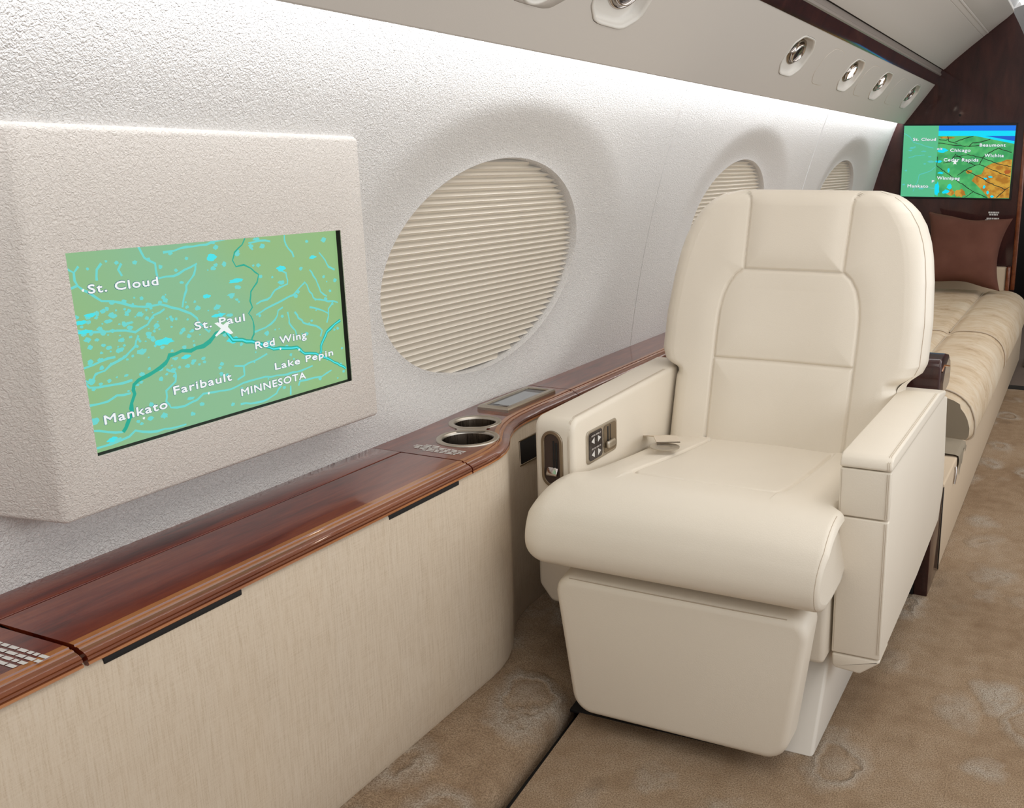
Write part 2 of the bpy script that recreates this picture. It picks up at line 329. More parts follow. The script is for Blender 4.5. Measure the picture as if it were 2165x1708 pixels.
M2={"roads":[[[0.3127,0.5703],[0.3183,0.4438],[0.3784,0.382],[0.4552,0.3082],[0.5238,0.2342],[0.6768,0.0873],[0.8016,0.0036]],[[0.9964,0.4391],[0.8853,0.4729],[0.7392,0.5559],[0.6018,0.6023],[0.4674,0.5615]],[[0.9931,0.3023],[0.8434,0.3845],[0.7123,0.4679],[0.6733,0.4542],[0.5811,0.3822],[0.5201,0.3105]],[[0.5888,0.3888],[0.7219,0.2924],[0.8219,0.2078],[0.9609,0.1253]],[[0.7123,0.4679],[0.7385,0.5683],[0.79,0.6314],[0.8645,0.6945],[0.9842,0.6357]],[[0.3207,0.7589],[0.443,0.7361],[0.604,0.7141],[0.6982,0.7282]],[[0.6008,-0.0062],[0.6768,0.0873]],[[0.8889,0.0079],[0.9609,0.1253],[0.9977,0.1647]],[[0.3819,0.4836],[0.4462,0.4981],[0.4674,0.5615],[0.4892,0.6122]],[[0.4898,0.5997],[0.5657,0.5264],[0.6733,0.4542]],[[0.4052,0.8535],[0.4165,0.7854],[0.4985,0.7495]],[[0.4733,0.7739],[0.5586,0.8246],[0.6361,0.8564]],[[0.604,0.7141],[0.6331,0.7641],[0.7112,0.7777],[0.7874,0.8156]],[[0.3265,0.8089],[0.3917,0.7974],[0.4073,0.8101]]],"orange":[[0.6527,0.2392],[0.6807,0.3161],[0.7357,0.3307],[0.7618,0.4319],[0.822,0.4835],[0.8991,0.5043],[0.9439,0.5364],[0.9942,0.5377],[1.0073,0.0073],[0.8179,-0.002],[0.7475,0.1159],[0.6954,0.1901]],"lakes":[[0.3698,0.6597,0.0438,0.0326],[0.3403,0.5015,0.0361,0.0177],[0.3638,0.3433,0.0257,0.0178],[0.3412,0.111,0.0228,0.1031],[0.4544,0.1546,0.0257,0.0384],[0.7709,0.269,0.0194,0.0151],[0.8169,0.2958,0.0194,0.0126],[0.7693,0.155,0.0125,0.0279],[0.8053,0.0803,0.014,0.0254],[0.8482,0.025,0.0172,0.0178],[0.4354,0.3838,0.0096,0.0317],[0.4252,0.076,0.0323,0.0322]],"lakesl":[[0.0854,0.6919,0.0245,0.0126],[0.0702,0.6535,0.0205,0.0114],[0.1948,0.6435,0.0243,0.0101],[0.2554,0.569,0.0162,0.0088],[0.039,0.3711,0.0132,0.0129],[0.2103,0.4661,0.0122,0.0102],[0.2666,0.4995,0.0324,0.0152],[0.0252,0.1693,0.0151,0.013],[0.1913,0.1176,0.0329,0.0103],[0.1097,0.705,0.0115,0.0076]],"riv":[[[0.1174,0.0752],[0.1537,0.2199],[0.1668,0.3109],[0.2641,0.3655],[0.3109,0.4244]],[[0.0032,0.8924],[0.0461,0.8552],[0.099,0.7679],[0.1999,0.7192],[0.283,0.6894]],[[0.0574,0.5514],[0.1147,0.5783],[0.2051,0.5931]],[[0.1908,0.1305],[0.2574,0.1334],[0.3242,0.1232]]],"text":[["Beaumont",0.699,0.7134,0.2262,0.0443],["Chicago",0.4379,0.6399,0.1817,0.0449],["Wichita",0.7502,0.571,0.168,0.0446],["Cedar Rapids",0.3849,0.5065,0.313,0.0454],["Winnipeg",0.3351,0.25,0.2078,0.0462],["St. Cloud",0.0899,0.7904,0.2089,0.0427],["Mankato",0.063,0.1317,0.1941,0.0443],["oit",0.3167,0.6649,0.0486,0.0351],["P",0.2891,0.2058,0.0215,0.0334]],"plane":[[0.4621,0.5048],[0.482,0.5116],[0.4848,0.5369],[0.4957,0.512],[0.5147,0.5025],[0.4966,0.4919],[0.5044,0.4644],[0.488,0.4715],[0.4722,0.4635],[0.4805,0.4914]],"split":[[0.3223,0.9948],[0.3174,-0.007]],"sky":[[0.3253,0.9268],[1.0003,0.9333],[0.3285,0.8562],[1.0008,0.8646]],"sea":[[0.6517,0.8602],[1.004,0.752],[0.738,0.8613],[1.004,0.7884]],"rust":[0.9621,0.3635,0.0305,0.031]}
# ------------------------------------------------------------------ wall with window wells


def xw(z): return .149 * z * z - .05 * z - 1.396


WIN = [2.050, 3.785, 5.53]; WZ = .947; WA, WB = .424, .264
Z0, Z1 = .56, 1.56


def dip(r):
    t = np.clip((1.52 - r) / .52, 0, 1)
    return -.034 * t * t * (3 - 2 * t)


def build_wall():
    b = MB()
    def plain(y0, y1, ny):
        ys = np.linspace(y0, y1, ny); zs = np.linspace(Z0, Z1, 40)
        Yg, Zg = np.meshgrid(ys, zs); b.grid(np.stack([xw(Zg), Yg, Zg], -1))
    hw = .868
    plain(-.7, WIN[0] - hw, 40); plain(WIN[2] + hw, 6.47, 4)
    for yc in WIN:
        per = []
        n1, n2 = 70, 42
        for i in range(n1): per.append((-hw + 2 * hw * i / n1, Z0 - WZ))
        for i in range(n2): per.append((hw, Z0 - WZ + (Z1 - Z0) * i / n2))
        for i in range(n1): per.append((hw - 2 * hw * i / n1, Z1 - WZ))
        for i in range(n2): per.append((-hw, Z1 - WZ - (Z1 - Z0) * i / n2))
        B = np.array(per); th = np.arctan2(B[:, 1] / WB, B[:, 0] / WA)
        E = np.stack([WA * np.cos(th), WB * np.sin(th)], 1)
        rows = []
        for s in np.linspace(0, 1, 30) ** 1.6:
            P = E + (B - E) * s
            r = np.hypot(P[:, 0] / WA, P[:, 1] / WB)
            y = P[:, 0] + yc; z = P[:, 1] + WZ
            x = xw(z) + dip(r) + .012 * np.exp(-((r - 1.0) / .03) ** 2) * 0
            rows.append(np.stack([x, y, z], 1))
        b.grid(rows, closev=True)
    return tag(b.obj('wall_left', M['wall']), kind='structure')


build_wall()


def build_window(i, yc):
    """reveal ring around the opening with the pleated shade inside it"""
    n = 160; th = np.linspace(0, 2 * math.pi, n, endpoint=False)
    b = MB(); rows = []
    for (k, dx) in ((1.0, 0), (.996, -.004), (.99, -.012), (.985, -.06)):
        y = yc + WA * k * np.cos(th); z = WZ + WB * k * np.sin(th)
        rows.append(np.stack([xw(z) - .034 + dx, y, z], 1))
    b.grid(rows, closev=True)
    fr = tag(b.obj('window_%d' % i, M['wall'], origin=(xw(WZ), yc, WZ - WB)), kind='structure')
    s = MB(); N = 37; zs = []; off = []
    z0, z1 = WZ - WB - .012, WZ + WB + .012
    for j in range(N * 2 + 1):
        zs.append(z0 + (z1 - z0) * j / (N * 2)); off.append(.010 if j % 2 else -.010)
    ys = np.linspace(yc - WA - .01, yc + WA + .01, 3)
    P = [[(xw(z) - .060 + o, y, z) for y in ys] for z, o in zip(zs, off)]
    s.grid(P, smooth=False)
    sh = s.obj('pleated_shade', M['shade'], fr)
    for p in sh.data.polygons: p.use_smooth = False
    return fr


for i, y in enumerate(WIN): build_window(i + 1, y)
b = MB(); b.tube([(xw(z) + .0002, 2.90 + .02 * (1 - z), z) for z in np.linspace(.60, 1.44, 16)], .0016, 6)
tag(b.obj('trim_4', M['wall']), kind='structure')

# ------------------------------------------------------------------ floor, carpeted sill, far rooms


def build_floor():
    b = MB()
    y1 = 5.5
    pts = [(-.905, -.9), (-.905, 1.36), (-.94, 1.72), (-.985, 2.2), (-.985, y1)]
    for (xa, ya), (xb, yb) in zip(pts[:-1], pts[1:]):
        b.add([(xa, ya, 0), (1.3, ya, 0), (1.3, yb, 0), (xb, yb, 0), (xa, ya, -.03), (xb, yb, -.03)], [(0, 1, 2, 3), (4, 0, 3, 5)], 0, False)
    b.add([(-1.5, -.9, -.03), (1.3, -.9, -.03), (1.3, 8.6, -.03), (-1.5, 8.6, -.03)], [(0, 1, 2, 3)], 1, False)
    tag(b.obj('floor', [M['carpet'], M['black']]), kind='structure')
    f = MB(); prof = [(-1.30, .09), (-1.16, .080), (-1.10, .070), (-1.04, .055), (-.99, .043), (-.955, .032), (-.938, .018), (-.932, 0), (-.932, -.03)]
    rows = []
    for y in np.linspace(-.9, 6.3, 70):
        sh = 0 if y < 1.36 else -min(.09 * (y - 1.36), .08)
        k = [max(0, (x + 1.16) / .228) for x, z in prof]
        rows.append([(x + sh * a, y, z) for (x, z), a in zip(prof, k)])
    f.grid(rows)
    tag(f.obj('baseboard_left', M['carpet']), kind='structure')
    s = MB(); s.box((-.9, 5.5, -.03), (1.3, 5.58, .006), .002)
    tag(s.obj('trim_5', M['black']), kind='structure')
    d = MB(); d.add([(-1.3, 5.58, -.004), (1.3, 5.58, -.004), (1.3, 8.6, -.004), (-1.3, 8.6, -.004)], [(0, 1, 2, 3)], 0, False)
    tag(d.obj('floor_far', mat('far_carpet', (.14, .105, .085), .95)), kind='structure')
    m = MB(); m.prism([(-.22, 6.1), (-.28, 6.16), (-.28, 6.9), (.6, 6.9), (.6, 6.1)], 2, -.003, .012, .004)
    tag(m.obj('floor_mat', mat('mat_grey', (.16, .14, .12), .9)), 'grey mat lying on the dark floor beyond the doorway', 'mat')


build_floor()


def build_bulkhead():
    arc = [(-.39, -.01), (-.39, 1.70), (-.405, 1.80), (-.43, 1.87), (-.458, 1.925), (-.492, 1.99), (-.528, 2.055), (-.56, 2.14), (-1.5, 2.14), (-1.5, -.01)]
    b = MB(); b.prism(arc, 1, 6.4, 6.46)
    w_ = tag(b.obj('wall_back', M['bulk'], auto=30), kind='structure')
    e = MB(); e.box((-.412, 6.388, .43), (-.386, 6.462, 1.72), .006)
    tag(e.obj('trim_6', M['band']), kind='structure')
    r = MB()
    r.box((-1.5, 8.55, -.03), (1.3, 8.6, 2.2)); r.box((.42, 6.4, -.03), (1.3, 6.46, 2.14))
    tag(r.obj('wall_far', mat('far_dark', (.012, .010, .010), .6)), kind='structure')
    return w_


build_bulkhead()
for k, (x, z) in enumerate(((-.786, 1.478), (-.790, 1.430))):
    b = MB(); b.box((x - .006, 6.396, z - .006), (x + .006, 6.401, z + .006), .002)
    o = b.obj('sensor_dot', M['black'], origin=(x, 6.4, z))
    tag(o, ('upper', 'lower')[k] + ' tiny black dot on the dark bulkhead above the map monitor', 'sensor', 'black dots above the bulkhead monitor')

# ------------------------------------------------------------------ ceiling and valance
LIP = (-1.118, 1.432); ES = (.6, .8); EN = (.8, -.6)
YA, YB = -.7, 6.4


def vp(y, s, d=0):
    return (LIP[0] + s * ES[0] + d * EN[0], y, LIP[1] + s * ES[1] + d * EN[1])


SLEN = .29
MODS = [('spk', 1.79), ('lamp', 2.14), ('lamp', 3.57), ('blank', 4.02), ('lamp', 4.43), ('blank', 4.76), ('lamp', 5.09), ('blank', 5.51), ('lamp', 5.96)]
SC = .170


def outline(ky=1., ks=1., n=12):
    """rounded octagonal outline (y, s) around the module centre"""
    hy, hs, c = .132 * ky, .080 * ks, .040
    cy = c * ky * 1.5; cs = c * ks * 1.0
    poly = [(-hy, -hs + cs), (-hy + cy, -hs), (hy - cy, -hs), (hy, -hs + cs), (hy, hs - cs), (hy - cy, hs), (-hy + cy, hs), (-hy, hs - cs)]
    # chaikin rounding
    for _ in range(2):
        q = []
        for a, b in zip(poly, poly[1:] + poly[:1]):
            q.append((a[0] * .85 + b[0] * .15, a[1] * .85 + b[1] * .15)); q.append((a[0] * .15 + b[0] * .85, a[1] * .15 + b[1] * .85))
        poly = q
    return poly


def build_valance():
    b = MB(); OUT = outline(); n = len(OUT)
    edges = [YA]
    for k, y in MODS:
        h = .165
        if k == 'blank': continue
        b.grid([[vp(edges[-1], s) for s in (0, .02, .085, .255, SLEN)], [vp(y - h, s) for s in (0, .02, .085, .255, SLEN)]], smooth=False)
        s0, s1 = 0 - SC, SLEN - SC
        rows_in = [(p[0], p[1]) for p in OUT]; rows_out = []
        for p in OUT:
            t = 1 / max(abs(p[0]) / h, (p[1] / s1 if p[1] > 0 else p[1] / s0))
            rows_out.append((p[0] * t, p[1] * t))
        # add exact rectangle corners by snapping the nearest outline rays
        for cy, cs in ((-h, s0), (h, s0), (h, s1), (-h, s1)):
            j = min(range(n), key=lambda q: (rows_out[q][0] - cy) ** 2 + (rows_out[q][1] - cs) ** 2); rows_out[j] = (cy, cs)
        b.grid([[vp(y + p[0], SC + p[1]) for p in rows_out], [vp(y + p[0], SC + p[1]) for p in rows_in], [vp(y + p[0], SC + p[1], -.012) for p in rows_in]], closev=True, smooth=False)
        edges.append(y + h)
    b.grid([[vp(edges[-1], s) for s in (0, .02, .085, .255, SLEN)], [vp(YB, s) for s in (0, .02, .085, .255, SLEN)]], smooth=False)
    # rolled lower lip and closed back
    lip = [vp(0, 0), vp(0, -.004, -.002), vp(0, -.005, -.005), vp(0, -.001, -.008), (-1.098, 0, 1.462), (-1.084, 0, 1.50), (-1.084, 0, 1.535), (-1.16, 0, 1.535)]
    b.grid([[(p[0], YA, p[2]) for p in lip], [(p[0], YB, p[2]) for p in lip]])
    o = b.obj('valance_panel', M['valance'], origin=(LIP[0], YA, LIP[1]))
    tag(o, 'long greige leather overhead panel sloping above the lit white wall', 'overhead panel')
    return o


build_valance()


def frame_module(name, y, label, cat, group=None):
    c = vp(y, SC)
    o = thing(name, c, label, cat, group)
    return o


def pv(y, s, d): return vp(y, SC + s, d)


def build_lamp(y, label, on, ty, near=False):
    o = frame_module('reading_light', y, label, 'reading light', 'recessed reading lights along the valance')
    OUT = outline(.985, .985)
    bz = MB(); rows = []
    for k, d in ((1.0, -.012), (1.0, .0015), (.985, .0028), (.93, .002), (.90, -.004)):
        rows.append([pv(y + p[0] * k, p[1] * k, d) for p in OUT])
    def floor_d(s): return -.012 - .022 * np.clip((s + .075) / .12, 0, 1)
    for k in (.86, .72, .5, .25, .001):
        rows.append([pv(y + p[0] * k, p[1] * k, floor_d(p[1] * k)) for p in OUT])
    bz.grid(rows, closev=True); bz.obj('housing', M['bezel'], o)
    # two swivelling heads in gimbal rings
    for (dy, ds, r, lit, tilt) in ((.026, .008, .056, on == 1, .0), (-.070, .026, .040, on == 2, .25)):
        g = MB(); c = (y + dy, ds)
        base = -.024 + (.016 if dy < 0 and on == 2 else 0)
        def P(a, rr, h):
            return pv(c[0] + rr * 1.15 * math.cos(a), c[1] + rr * .8 * math.sin(a), base + h - .35 * rr * math.sin(a) * 0)
        A = [2 * math.pi * i / 28 for i in range(28)]
        g.grid([[P(a, r * q, h) for a in A] for q, h in ((1.12, -.012), (1.12, .006), (1.0, .009), (.92, .006), (.9, -.01))], closev=True)
        ring = g.obj('gimbal_ring', M['bronze'] if not near else M['chrome'], o)
        hd = MB()
        hd.grid([[P(a + .6, r * q, h) for a in A] for q, h in ((.82, -.012), (.82, .012), (.76, .017), (.68, .017), (.66, .010))], closev=True)
        hd.obj('lamp_head', M['chrome'], o)
        ln = MB(); ln.grid([[P(a, r * q, h) for a in A] for q, h in ((.67, .010), (.4, .013), (.001, .014))], closev=True)
        ln.obj('lens', M['lamp_on'] if lit else M['darkmetal'], o)
    return o


def build_blank(y, label):
    b = MB(); OUT = outline(1., 1.)
    b.grid([[pv(y + p[0], p[1], .0002) for p in OUT], [pv(y + p[0] * .985, p[1] * .975, .0002) for p in OUT]], 1, closev=True, smooth=False)
    b.grid([[pv(y + p[0] * k, p[1] * k, d) for p in OUT] for k, d in ((.985, .0002), (.975, .0012), (.001, .0012))], 0, closev=True, smooth=False)
    o = b.obj('blanking_plate', [M['valance'], M['stitch']], origin=pv(y, 0, 0))
    tag(o, label, 'cover plate', 'blank cover plates between the reading lights')


def build_speaker(y):
    o = frame_module('speaker_grille', y, 'round grey grille cut by the top edge of the photo, left of the lights', 'speaker')
    A = [2 * math.pi * i / 40 for i in range(40)]
    r = MB(); OUT = outline(); 
    r.grid([[pv(y + p[0], p[1], -.011) for p in OUT], [pv(y + p[0] * .99, p[1] * .99, .0005) for p in OUT], [pv(y + .078 * math.cos(math.atan2(p[1], p[0])), .078 * math.sin(math.atan2(p[1], p[0])), .0005) for p in OUT]], closev=True)
    r.obj('surround_plate', M['valance'], o)
    t = MB(); t.grid([[pv(y + q * math.cos(a), q * math.sin(a), d) for a in A] for q, d in ((.079, .0003), (.077, .004), (.071, .003), (.07, -.006))], closev=True); t.obj('rim', M['bezel'], o)
    g = MB(); g.grid([[pv(y + q * math.cos(a), q * math.sin(a), d) for a in A] for q, d in ((.0705, -.004), (.04, -.0025), (.001, -.002))], closev=True)
    g.obj('grille', mat('speaker_mesh', (.33, .31, .31), .6), o)


build_speaker(1.79)
LAMPL = {2.14: ('large reading light cut by the top edge of the photo, glowing warm inside', 2),
         3.57: ('unlit reading light with a dark lens, largest of the four in the row', 0),
         4.43: ('lit reading light between two blank plates, second in the row from the left', 1),
         5.09: ('lit reading light with its glowing lens at the left, third in the row', 2),
         5.96: ('unlit reading light nearest the dark bulkhead, smallest in the row', 0)}
BLANKL = {4.02: 'largest blank cover plate, right of the biggest unlit reading light', 4.76: 'faint blank cover plate between the two lit reading lights',
          5.51: 'smallest blank cover plate, beside the reading light next to the bulkhead'}
for k, y in MODS:
    if k == 'lamp': build_lamp(y, LAMPL[y][0], LAMPL[y][1], 0, y < 3)
    elif k == 'blank': build_blank(y, BLANKL[y])

# lit diffuser strip hidden behind the lip, wood strip, rail, ceiling panels


def ribbon(name, pts, mt, y0=YA, y1=YB, ny=2, smooth=True, struct=True, auto=35):
    b = MB(); b.grid([[(x, y, z) for x, z in pts] for y in np.linspace(y0, y1, ny)], smooth=smooth)
    o = b.obj(name, mt, auto=auto)
    if struct: tag(o, kind='structure')
    return o


ribbon('trim_1', [(-.945, 1.660), (-.938, 1.668), (-.934, 1.680), (-.926, 1.698), (-.919, 1.711), (-.93, 1.72)], M['bulk'])
ribbon('trim_2', [(-.921, 1.709), (-.914, 1.714), (-.913, 1.723), (-.918, 1.728), (-.916, 1.738), (-.912, 1.746), (-.925, 1.754), (-.94, 1.80)], M['railgrey'])
CEIL = [(-.93, 1.775), (-.911, 1.752), (-.903, 1.7465), (-.892, 1.753), (-.84, 1.800), (-.76, 1.866), (-.688, 1.923)]
CEIL2 = [(-.688, 1.923), (-.6868, 1.9275), (-.6845, 1.9255), (-.664, 1.942), (-.662, 1.9405), (-.657, 1.945)]
CEIL3 = [(-.657, 1.945), (-.6562, 1.9495), (-.652, 1.9505), (-.60, 1.992), (-.56, 2.022), (-.535, 2.044), (-.524, 2.056), (-.524, 2.066), (-.53, 2.085)]
ribbon('ceiling_leak_block', [(-1.10, 1.54), (-1.0, 1.76), (-.93, 1.83), (-.60, 2.11)], M['black'], YA, 6.4)  # black ribbon added to block world light leaking through the ceiling gaps
ribbon('ceiling', CEIL, M['ceil'], ny=20)
ribbon('trim_3', CEIL2, M['valance'], ny=2)
ribbon('ceiling_centre', CEIL3, M['ceil'], ny=20)
ribbon('ceiling_far', [(-.75, 1.95), (-.53, 2.08), (-.40, 2.13), (.4, 2.13), (.9, 1.95)], M['ceilwhite'], 6.46, 8.55)
ribbon('ceiling_channel', [(-.53, 2.085), (-.50, 2.12), (-.2, 2.17), (.25, 2.17), (.6, 2.1)], M['ceilwhite'], YA, 6.46)
o = ribbon('ceiling_wash_light', [(-.50, 2.117), (-.43, 2.131)], M['strip_on'], 0, 8.4, struct=False)
tag(o, 'bright white light strip along the ceiling edge at the top right corner', 'ceiling light')
# ------------------------------------------------------------------ side ledge with cup holders


def edge_x(y):
    return interp(y, [-1, 1.655, 1.70, 1.74, 1.775, 1.805, 1.845, 1.893, 1.94, 1.985, 2.05, 9],
                  [-1.114, -1.114, -1.1175, -1.126, -1.14, -1.157, -1.180, -1.201, -1.214, -1.2205, -1.223, -1.223])


TOPZ = .600
PROF = [(-.034, .6000, 0), (-.0335, .6000, 1), (-.0235, .5998, 1), (-.0225, .5975, 2), (-.0215, .5968, 1), (-.0185, .5976, 1), (-.0150, .5968, 1), (-.0135, .5950, 2), (-.008, .5935, 2), (-.004, .591, 2), (-.0005, .5885, 2), (-.0025, .588, 2), (.0, .5865, 2), (.0005, .5835, 2), (-.002, .5820, 2),
        (.0, .5805, 2), (.001, .577, 1), (-.002, .5745, 1), (-.010, .5745, 1)]


def ledge_piece(y0, y1, xin, ny, parent, name):
    b = MB(); rows = []; mi = [p[2] for p in PROF]
    ys = np.linspace(y0, y1, ny)
    for y in ys:
        e = edge_x(y); de = (edge_x(y + .004) - edge_x(y - .004)) / .008
        k = 1 / math.sqrt(1 + de * de)
        row = [(xin, y, TOPZ)]
        for p, z, m in PROF:
            row.append((e + p * k, y - p * de * k, z))
        rows.append(row)
    P = np.array(rows); nr, nc = P.shape[:2]
    b.v = [tuple(q) for q in P.reshape(-1, 3)]
    for i in range(nr - 1):
        for j in range(nc - 1):
            b.f.append((i * nc + j, i * nc + j + 1, (i + 1) * nc + j + 1, (i + 1) * nc + j)); b.m.append(mi[j]); b.s.append(True)
    for i in (0, nr - 1):     # end faces
        b.f.append(tuple(i * nc + j for j in range(nc))); b.m.append(0); b.s.append(False)
    return b.obj(name, [M['wood'], M['inlay'], M['band']], parent, auto=28)


ledge = thing('side_ledge', (-1.2, 0, .06), 'long glossy mahogany side ledge above a woven beige lower panel', 'side ledge')
ledge_piece(-.7, .7265, -1.385, 12, ledge, 'ledge_top')
ledge_piece(1.5965, 2.256, -1.385, 70, ledge, 'ledge_top')
ledge_piece(2.2595, 6.38, -1.385, 30, ledge, 'ledge_top')
ledge_piece(.7335, 1.5925, -1.2925, 14, ledge, 'storage_lid')
b = MB(); b.box((-1.385, .7265, .588), (-1.2975, 1.5965, TOPZ), .0015); b.obj('back_strip', M['wood'], ledge)
b = MB(); b.box((-1.34, .70, .575), (-1.125, 1.60, .582)); b.obj('gap_liner', M['gap'], ledge)
b = MB(); b.box((-1.34, 2.2, .570), (-1.24, 2.3, .585)); b.obj('gap_liner', M['gap'], ledge)

# woven lower panel
b = MB(); rows = []
ys = np.concatenate([np.linspace(-.7, 1.64, 8), np.linspace(1.655, 2.05, 40), np.linspace(2.1, 6.38, 8)])
for y in ys:
    e = edge_x(y) - .006
    de = (edge_x(y + .004) - edge_x(y - .004)) / .008
    rows.append([(e - .012, y, .585), (e - .003, y, .576), (e, y, .568), (e + .001, y, .40), (e + .001, y, .2), (e - .002, y, .09), (e - .012, y, .067), (e - .04, y, .06)])
b.grid(rows); b.obj('fabric_panel', M['dado'], ledge, auto=40)
for y0, y1 in ((-.18, .02), (.757, .988), (1.333, 1.553)):
    b = MB(); b.box((-1.135, y0, .5635), (-1.1185, y1, .5735), .002); b.obj('finger_slot', M['black'], ledge)


def words(b, rows, org, ax, ay, h, gap, mi=0, seed=1, nz=(0, 0, 1), lift=.0006):
    """rows of tiny printed words (too small to read): org + ax*t + ay*row"""
    rnd = random.Random(seed); o = Vector(org); ax = Vector(ax); ay = Vector(ay); n = Vector(nz) * lift
    for i, (a, c) in enumerate(rows):
        t = a
        while t < c - 1e-4:
            L = min(rnd.uniform(.008, .02) * 1.0, c - t)
            p = o + ay * (i * gap) + n
            q = [p + ax * t, p + ax * (t + L), p + ax * (t + L) + ay * h, p + ax * t + ay * h]
            b.add([v[:] for v in q], [(0, 1, 2, 3)], mi, False); t += L + .0025


b = MB()
words(b, [(-.02, .098), (-.03, .10), (-.03, .088), (-.03, .084), (-.03, .066), (-.03, .073)], (-1.2325, .700, TOPZ), (1, 0, 0), (0, -1, 0), .0062, .0105, 0, 3)
b.obj('warning_text', M['print'], ledge)
b = MB()
words(b, [(.02, .055), (0, .13), (.0, .13), (.008, .13), (.035, .12)], (-1.298, 1.662, TOPZ), (1, 0, 0), (0, -1, 0), .0052, .0085, 0, 5)
b.obj('warning_text', M['print'], ledge)
# dark outlet in the recess beside the seat
b = MB(); b.box((-1.2315, 1.945, .476), (-1.2215, 2.055, .537), .003)
out = b.obj('outlet_box', M['black'], ledge)
b = MB(); b.box((-1.2225, 1.943, .474), (-1.2205, 1.949, .539), .001); b.box((-1.2225, 1.943, .536), (-1.2205, 2.057, .540), .001); b.box((-1.2225, 1.943, .473), (-1.2205, 2.057, .477), .001)
b.obj('outlet_frame', M['bronze'], out)


def build_cups():
    o = thing('cup_holder', (-1.25, 1.79, TOPZ), 'double bronze cup holder sunk into the ledge beside the seat', 'cup holder')
    A = (-1.225, 1.741, .058); B = (-1.287, 1.862, .050)
    # joined flange outline: convex blend of two circles with a waist
    f = MB()
    def ring(c, r, z, n=48): return [(c[0] + r * math.cos(2 * math.pi * i / n), c[1] + r * math.sin(2 * math.pi * i / n), z) for i in range(n)]
    for c in (A, B):
        r = c[2]
        f.grid([ring(c, r + k, TOPZ + h) for k, h in ((.0125, .0002), (.012, .0022), (.010, .003), (.002, .003), (0, .0022), (-.001, -.004))], closev=True)
    d = Vector((B[0] - A[0], B[1] - A[1], 0)); L = d.length; d.normalize(); nrm = Vector((-d.y, d.x, 0))
    web = []
    for t in np.linspace(.35, .65, 9):
        p = Vector((A[0], A[1], TOPZ + .0026)) + d * (L * t); h = .046 - .012 * math.cos((t - .5) * 9)
        web.append([tuple(p - nrm * h), tuple(p + nrm * h)])
    f.grid(web)
    f.obj('flange', M['nickel'], o)
    for c in (A, B):
        w_ = MB(); r = c[2]
        w_.grid([ring(c, r, TOPZ + .002), ring(c, r - .002, TOPZ - .02), ring(c, r - .004, TOPZ - .06), ring(c, r - .005, TOPZ - .065), ring(c, .001, TOPZ - .065)], closev=True, flip=True)
        w_.obj('cup_well', M['wellmetal'], o)
    return o


M['wellmetal'] = mat('brushed_well', (.20, .16, .125), .32, 1)
t = NT(M['wellmetal']); n_ = t.noise(t.coord((160, 160, 1)), 2, 2); t.l(t.math('MULTIPLY_ADD', n_, .3, .15), t.b.inputs['Roughness'])
build_cups()
# the top piece has to be open above the wells: cut with a boolean
cut = MB()
for c in ((-1.225, 1.741, .0575), (-1.287, 1.862, .0495)):
    n = 48; cut.grid([[(c[0] + r * math.cos(2 * math.pi * i / n), c[1] + r * math.sin(2 * math.pi * i / n), z) for i in range(n)] for r, z in ((.0001, .55), (c[2], .55), (c[2], .65), (.0001, .65))], closev=True)


def open_top():
    """rebuild the middle top piece with two round openings (bisect-free: face deletion + ring fill)"""
    o = [q for q in bpy.data.objects if q.name == 'ledge_top.001'][0]
    me = o.data; off = wloc(o)
    bm = bmesh.new(); bm.from_mesh(me)
    # subdivide the flat deck finely, drop the faces under the flange
    deck = [f for f in bm.faces if f.material_index == 0 and all(abs(v.co.z + off.z - TOPZ) < 1e-4 for v in f.verts) and f.calc_area() > 1e-5]
    ed = {e for f in deck for e in f.edges if abs((e.verts[0].co - e.verts[1].co).x) > .05}
    bmesh.ops.subdivide_edges(bm, edges=list(ed), cuts=30, use_grid_fill=True)
    kill = []
    for f in bm.faces:
        c = f.calc_center_median() + off
        if abs(c.z - TOPZ) > 1e-3: continue
        for a, b_, r in ((-1.225, 1.741, .0615), (-1.287, 1.862, .0535)):
            if math.hypot(c.x - a, c.y - b_) < r: kill.append(f); break
    bmesh.ops.delete(bm, geom=kill, context='FACES')
    bm.to_mesh(me); bm.free()


open_top()


def build_tablet():
    o = thing('touch_controller', (-1.312, 2.09, TOPZ), 'small touch controller in a nickel frame lying on the ledge behind the cup holders', 'controller')
    c = [(-1.357, 1.975), (-1.264, 1.972), (-1.266, 2.208), (-1.359, 2.208)]
    x0, x1, y0, y1 = -1.355, -1.265, 1.973, 2.208
    f = MB()
    ring = lambda k, z: [(x0 + k, y0 + k, z), (x1 - k, y0 + k, z), (x1 - k, y1 - k, z), (x0 + k, y1 - k, z)]
    f.grid([ring(.0, TOPZ), ring(0, TOPZ + .006), ring(.002, TOPZ + .010), ring(.012, TOPZ + .011), ring(.0135, TOPZ + .008)], closev=True, smooth=False)
    f.obj('frame', M['nickel'], o)
    s = MB(); s.add(ring(.013, TOPZ + .008), [(0, 1, 2, 3)]); s.obj('glass', M['blackgloss'], o)
    s = MB(); s.add([(x0 + .024, y0 + .035, TOPZ + .0086), (x1 - .014, y0 + .035, TOPZ + .0086), (x1 - .014, y1 - .05, TOPZ + .0086), (x0 + .024, y1 - .05, TOPZ + .0086)], [(0, 1, 2, 3)]); s.obj('display', M['tabglass'], o)
    s = MB(); s.box((x0 + .045, y0 + .018, TOPZ + .008), (x1 - .018, y0 + .034, TOPZ + .0092), .001); s.obj('button_bar', M['darkmetal'], o)


build_tablet()

# ------------------------------------------------------------------ wall monitor


